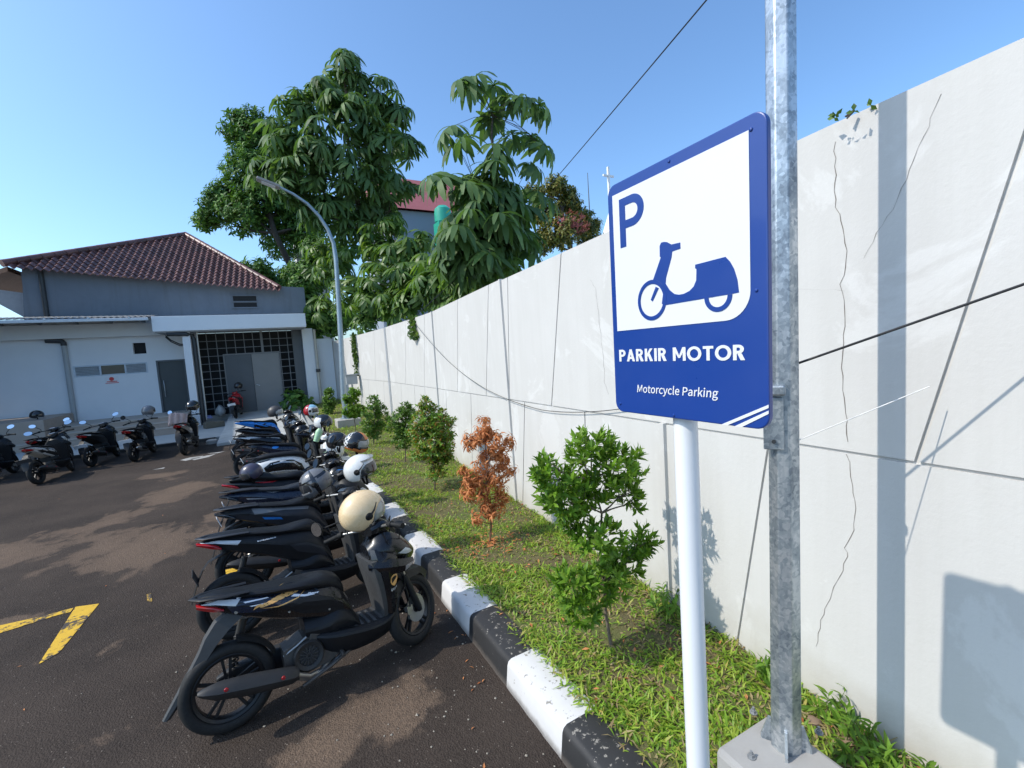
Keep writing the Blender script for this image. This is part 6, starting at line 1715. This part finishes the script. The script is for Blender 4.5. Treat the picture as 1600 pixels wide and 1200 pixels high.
sc6, k6 = scooter('retro white and black scooter with rounded flanks', (-.18, 7.95, 0), 5, -8, RETRO, side='white', front='white', steer=-16, shape=RND, mudguard='plate', group=RG, mirrors=(1, 1), leg='white', floor='black', rimmat=S['silver'],
    stripes=[('body', [[(.02, .60), (.12, .665), (.28, .68), (.44, .655), (.56, .57), (.60, .46), (.50, .43), (.30, .46), (.06, .48)]], 'black', 'flank_panel'), ('body', [[(.12, .645), (.30, .655), (.46, .625), (.54, .53), (.52, .53), (.44, .605), (.29, .637), (.12, .63)]], 'silver', 'chrome_line'), ('body', [[(-.05, .70), (.10, .72), (.16, .715), (-.02, .685)]], 'navy', 'stripe')])
sc7, k7 = scooter('dark blue-black scooter with a bright blue oval badge', (-.26, 9.1, 0), 5, -8, STREET, side='navy', front='black', steer=-16, mudguard='plate', plate='plate', group=RG, mirrors=(1, 0), rail='matte', tail='visor', tailclear='matte',
    stripes=[('body', [[(.30+.055*math.cos(R(a)), .705+.024*math.sin(R(a))) for a in range(0, 360, 24)]], 'blue', 'badge')])
sc8, k8 = scooter('black scooter with a long white and silver flank stripe', (-.46, 10.25, 0), 5, -8, VARIO, side='black', front='black', leg='black', steer=-16, tail='visor', mudguard='plate', plate='plate', group=RG, mirrors=(1, 1), mirror_round=False,
    stripes=[('body', [[(.0, .825), (.30, .80), (.56, .73), (.62, .68), (.36, .74), (.05, .77)]], 'clear', 'stripe'), ('body', [[(.10, .79), (.40, .75), (.52, .715), (.30, .745)]], 'navy', 'stripe')])
sc9, k9 = scooter('black and red scooter with a white front flank, second farthest of the row', (-.58, 11.7, 0), 6, -8, STREET, side='black', front='black', leg='black', steer=-16, tail='visor', tailclear='black', mudguard='plate', plate='plate', group=RG, mirrors=(1, 0), mirror_round=False,
    stripes=[('cowl', [[(.95, .80), (1.08, .85), (1.18, .78), (1.10, .70), (.98, .70)]], 'white', 'stripe')], rail='grey')
sc10, k10 = scooter('farthest scooter of the row with a bright blue tail', (-.56, 13.1, 0), 8, -8, VARIO, side='blue', front='black', steer=-14, tail='blue', tailclear='blue', mudguard='plate', group=RG, mirrors=(1, 0), mirror_round=False,
    stripes=[('body', [[(.2, .82), (.72, .58), (.70, .36), (.5, .47), (.2, .64)]], 'black', 'side_panel')])
sc10[0:0] if False else None
# helmets on the row
helmet('white and silver helmet with its visor up, on the second scooter from the front', tuple(at_z(563, 733, 1.11)), (4, -8, -22), 'hwhite', 'open', 'visor', 1.02, peak='silver')
helmet('gunmetal grey full-face helmet resting on the third scooter', (.36, 5.10, .93), (0, 22, 168), 'hgrey', 'full', 'visor', 1.06, colorfn=lambda th, ph: 1 if (R(58) < th < R(66) or abs(abs(ph)-R(100)) < R(8)) else 0, mats=['hgrey', 'hblack'])
helmet('black and orange helmet with the number 16', tuple(at_z(557, 692, 1.11)), (0, 12, -18), 'hblack', 'full', 'visorc', 1.0, num='16',
       colorfn=lambda th, ph: (1 if (abs(math.degrees(ph)) < 40 and th < R(64)) or th > R(112) else (2 if (abs(math.degrees(ph)) > 125 and (int(math.degrees(th)/12)+int(math.degrees(ph)/15)) % 2) else 0)), mats=['hblack', 'orange', 'hwhite'])
helmet('glossy black helmet beside the black and orange one', tuple(at_z(527, 690, 1.09)), (0, 5, -20), 'hblack', 'open', 'visor', .92)
helmet('black helmet with a white back, just behind the white retro scooter', tuple(at_z(505, 660, 1.12)), (0, 5, -15), 'hblack', 'open', 'visor', 1.0, colorfn=lambda th, ph: 1 if abs(math.degrees(ph)) > 95 and th > R(50) else 0, mats=['hblack', 'hwhite'])
helmet('red, white and sky blue helmet', tuple(at_z(486, 642, 1.12)), (0, 0, -12), 'hwhite', 'full', 'visor', 1.0, colorfn=lambda th, ph: 2 if abs(math.degrees(ph)) > 105 else (1 if th < R(55) else 0), mats=['hwhite', 'skyblue', 'red'])
helmet('matt charcoal helmet on the second farthest scooter of the row', tuple(at_z(430, 644, 1.10)), (0, 0, -10), 'hmatt', 'open', 'visorc', 1.05, pivot=False)
helmet('dusky purple helmet lying on the tail of the red striped scooter', (-.26, 6.30, .90), (0, 20, 180), 'purple', 'open', 'visor', .82, pivot=False)

# scooters facing the building --------------------------------------------------
LK = dict(group=LG, mudguard='plate', detail=0)
scooter('black scooter cut by the left edge of the photo', (-5.65, 14.2, 0), 86, -8, VARIO, side='matte', front='matte', steer=0, plate='plated', mirror_round=False, **LK)
scooter('old scooter with dull white flanks and a dusty number plate, facing the building', (-4.42, 13.2, 0), 82, -9, STREET, side='cream', front='matte', steer=-18, plate='plated', mirror_round=False, stripes=[('cowl', [[(1.0, .86), (1.1, .85), (1.2, .76), (1.0, .72)]], 'cream', 'stripe'), ('body', [[(.1, .70), (.5, .70), (.73, .5), (.7, .40), (.3, .56)]], 'matte', 'side_panel')], **LK)
scooter('dark scooter behind the white flanked old scooter', (-4.85, 14.75, 0), 84, -8, VARIO, side='black', front='black', steer=0, mirror_round=False, **LK)
scooter('black scooter with a pale blue number plate and one raised mirror', (-3.93, 14.65, 0), 80, -8, VARIO, side='matte', front='black', steer=-12, plate='plate', mirror_round=False, **LK)
scooter('black scooter with a white number plate and an olive helmet', (-3.07, 14.5, 0), 82, -7, VARIO, side='black', front='black', steer=-4, plate='plate', mirrors=(0, 1), mirror_mat='rubber', exhaust='exhs', **LK)
scooter('black and red scooter with a cloth over its handlebar', (-2.03, 14.42, 0), 84, -6, VARIO, side='black', front='black', steer=0, mirrors=(0, 1), exhaust='exhs', stripes=[('body', [[(.05, .83), (.3, .80), (.5, .74), (.3, .74), (.06, .76)]], 'red', 'stripe')], **LK)
scooter('red scooter with a white number plate in front of the entrance doors', (-1.10, 19.9, .27), 84, -7, VARIO, side='red', front='red', steer=-10, plate='plate', mirrors=(0, 0), detail=0, mudguard='plate')
helmet('olive helmet on the scooter with the white number plate', (-2.87, 15.5, 1.17), (0, 0, 70), 'hgrey', 'open', 'visor', 1.1)
helmet('glossy black helmet above the pinkish cloth', (-1.86, 15.42, 1.18), (0, 0, 60), 'hblack', 'open', 'visor', 1.2)
helmet('glossy black helmet on the red scooter at the entrance', (-.96, 20.9, 1.45), (0, 0, 60), 'hblack', 'open', 'visor', 1.1)
helmet('black helmet lying on the tan plinth', tuple(at_y(57, 646, 19.6)[:2])+(1.12,), (0, 10, 20), 'hblack', 'open', 'visor', 1.1)
# cloth over the handlebar
g = MB(); vs = []; n = 14
for j in range(n+1):
    for i in range(n+1):
        u, v = i/n-.5, j/n-.5
        vs.append((u*.42, v*.34+.02*math.sin(u*20), -.9*abs(v)**1.5-.15*u*u+.015*math.sin(u*30+v*14)+.012*math.sin(v*40)))
g.add(vs, [(j*(n+1)+i, j*(n+1)+i+1, (j+1)*(n+1)+i+1, (j+1)*(n+1)+i) for j in range(n) for i in range(n)])
o = g.build('cloth', S['cloth'], smooth=180); o.modifiers.new('thick', 'SOLIDIFY').thickness = .006
o.location = (-2.19, 15.3, 1.05); o.rotation_euler = (0, R(10), R(10)); tag(o, 'pinkish beige cloth draped over a scooter handlebar', 'cloth')
# green bottle / drink cup in the retro scooter's pocket
g = MB(); g.lathe([(.001, 0), (.04, 0), (.052, .15), (.05, .155), (.03, .20), (.001, .2)], 'Z', (0, 0, 0), 16); o = g.build('drink_cup', S['green'], smooth=40); o.location = (.58, 7.35, 1.0); o.rotation_euler = (0, .4, 0)
tag(o, 'pale green cup beside the handlebar of the white retro scooter', 'cup')
# white bag and crumpled blue paper by the entrance
b = at_z(330, 0, 0) if False else at_y(342, 628, 21.0)
bm = bmesh.new(); bmesh.ops.create_icosphere(bm, subdivisions=3, radius=.22)
for v in bm.verts: v.co *= 1+.10*math.sin(v.co.x*31+v.co.z*17)*math.cos(v.co.y*23); v.co.z *= 1.25 if v.co.z > 0 else .9; v.co.x *= .85-.35*max(0, v.co.z/.2)
g = MB(); g.add([v.co.copy() for v in bm.verts], [[v.index for v in f.verts] for f in bm.faces]); bm.free()
o = g.build('plastic_bag', S['cream'], smooth=50); o.location = (b.x, 21.1, .50); tag(o, 'knotted pale plastic bag by the entrance grille', 'bag')
q = at_y(322, 646, 20.8); g = MB(); g.add([(0, 0, .16), (.28, .05, .13), (.34, .1, 0), (.12, .02, .02), (.15, .25, .10)], [(0, 3, 2, 1), (0, 1, 4), (1, 2, 4)])
o = g.build('crumpled_paper', plain('blue_white_paper', (.35, .40, .75), .7, var=.3, scale=6)); o.location = (q.x-.15, 20.9, .28); tag(o, 'crumpled blue and white paper on the threshold', 'paper')

# ------------------------------------------------------------------ cables
def cable(name, pts, r, m, label, sag=0.0, n=24):
    P = []
    for a, b in zip(pts, pts[1:]):
        for k in range(n):
            t = k/n; p = Vector(a).lerp(Vector(b), t); p.z -= sag*4*t*(1-t); P.append(p)
    P.append(Vector(pts[-1])); g = MB(); g.tube(P, r, 6)
    return tag(g.build(name, m, smooth=60), label, 'cable')
a = at_y(1150, -55, 3.0); bpt = at_y(820, 335, 13.5); c_ = wall_at(13.3, 3.12, -.1)
cable('overhead_cable', [a, bpt, c_], .009, A_['cable'], 'black overhead cable crossing the sky above the sign', .02)
a = Vector((PX+.05, PY-.03, at_x(1236, 572, PX).z)); b = at_x(1640, 430, 2.2)
cable('stay_cable', [a, b], .0052, A_['cable'], 'black cable running from the galvanised pole to the right along the wall')
a = Vector((PX+.02, PY-.06, at_x(1232, 688, PX).z)); b = at_x(1452, 604, 2.3)
cable('white_string', [a, b], .0022, A_['string'], 'thin white string tied to the galvanised pole')
cable('thin_cable', [wall_at(13.2, 3.02, .03), wall_at(10.8, 2.1, .035), wall_at(8.93, 1.66, .045), wall_at(7.2, 1.50, .03), wall_at(5.72, 1.66, .03), wall_at(4.4, 1.93, .06)], .0036, A_['cable'], 'thin dark cable hanging in a curve across the wall', .03)
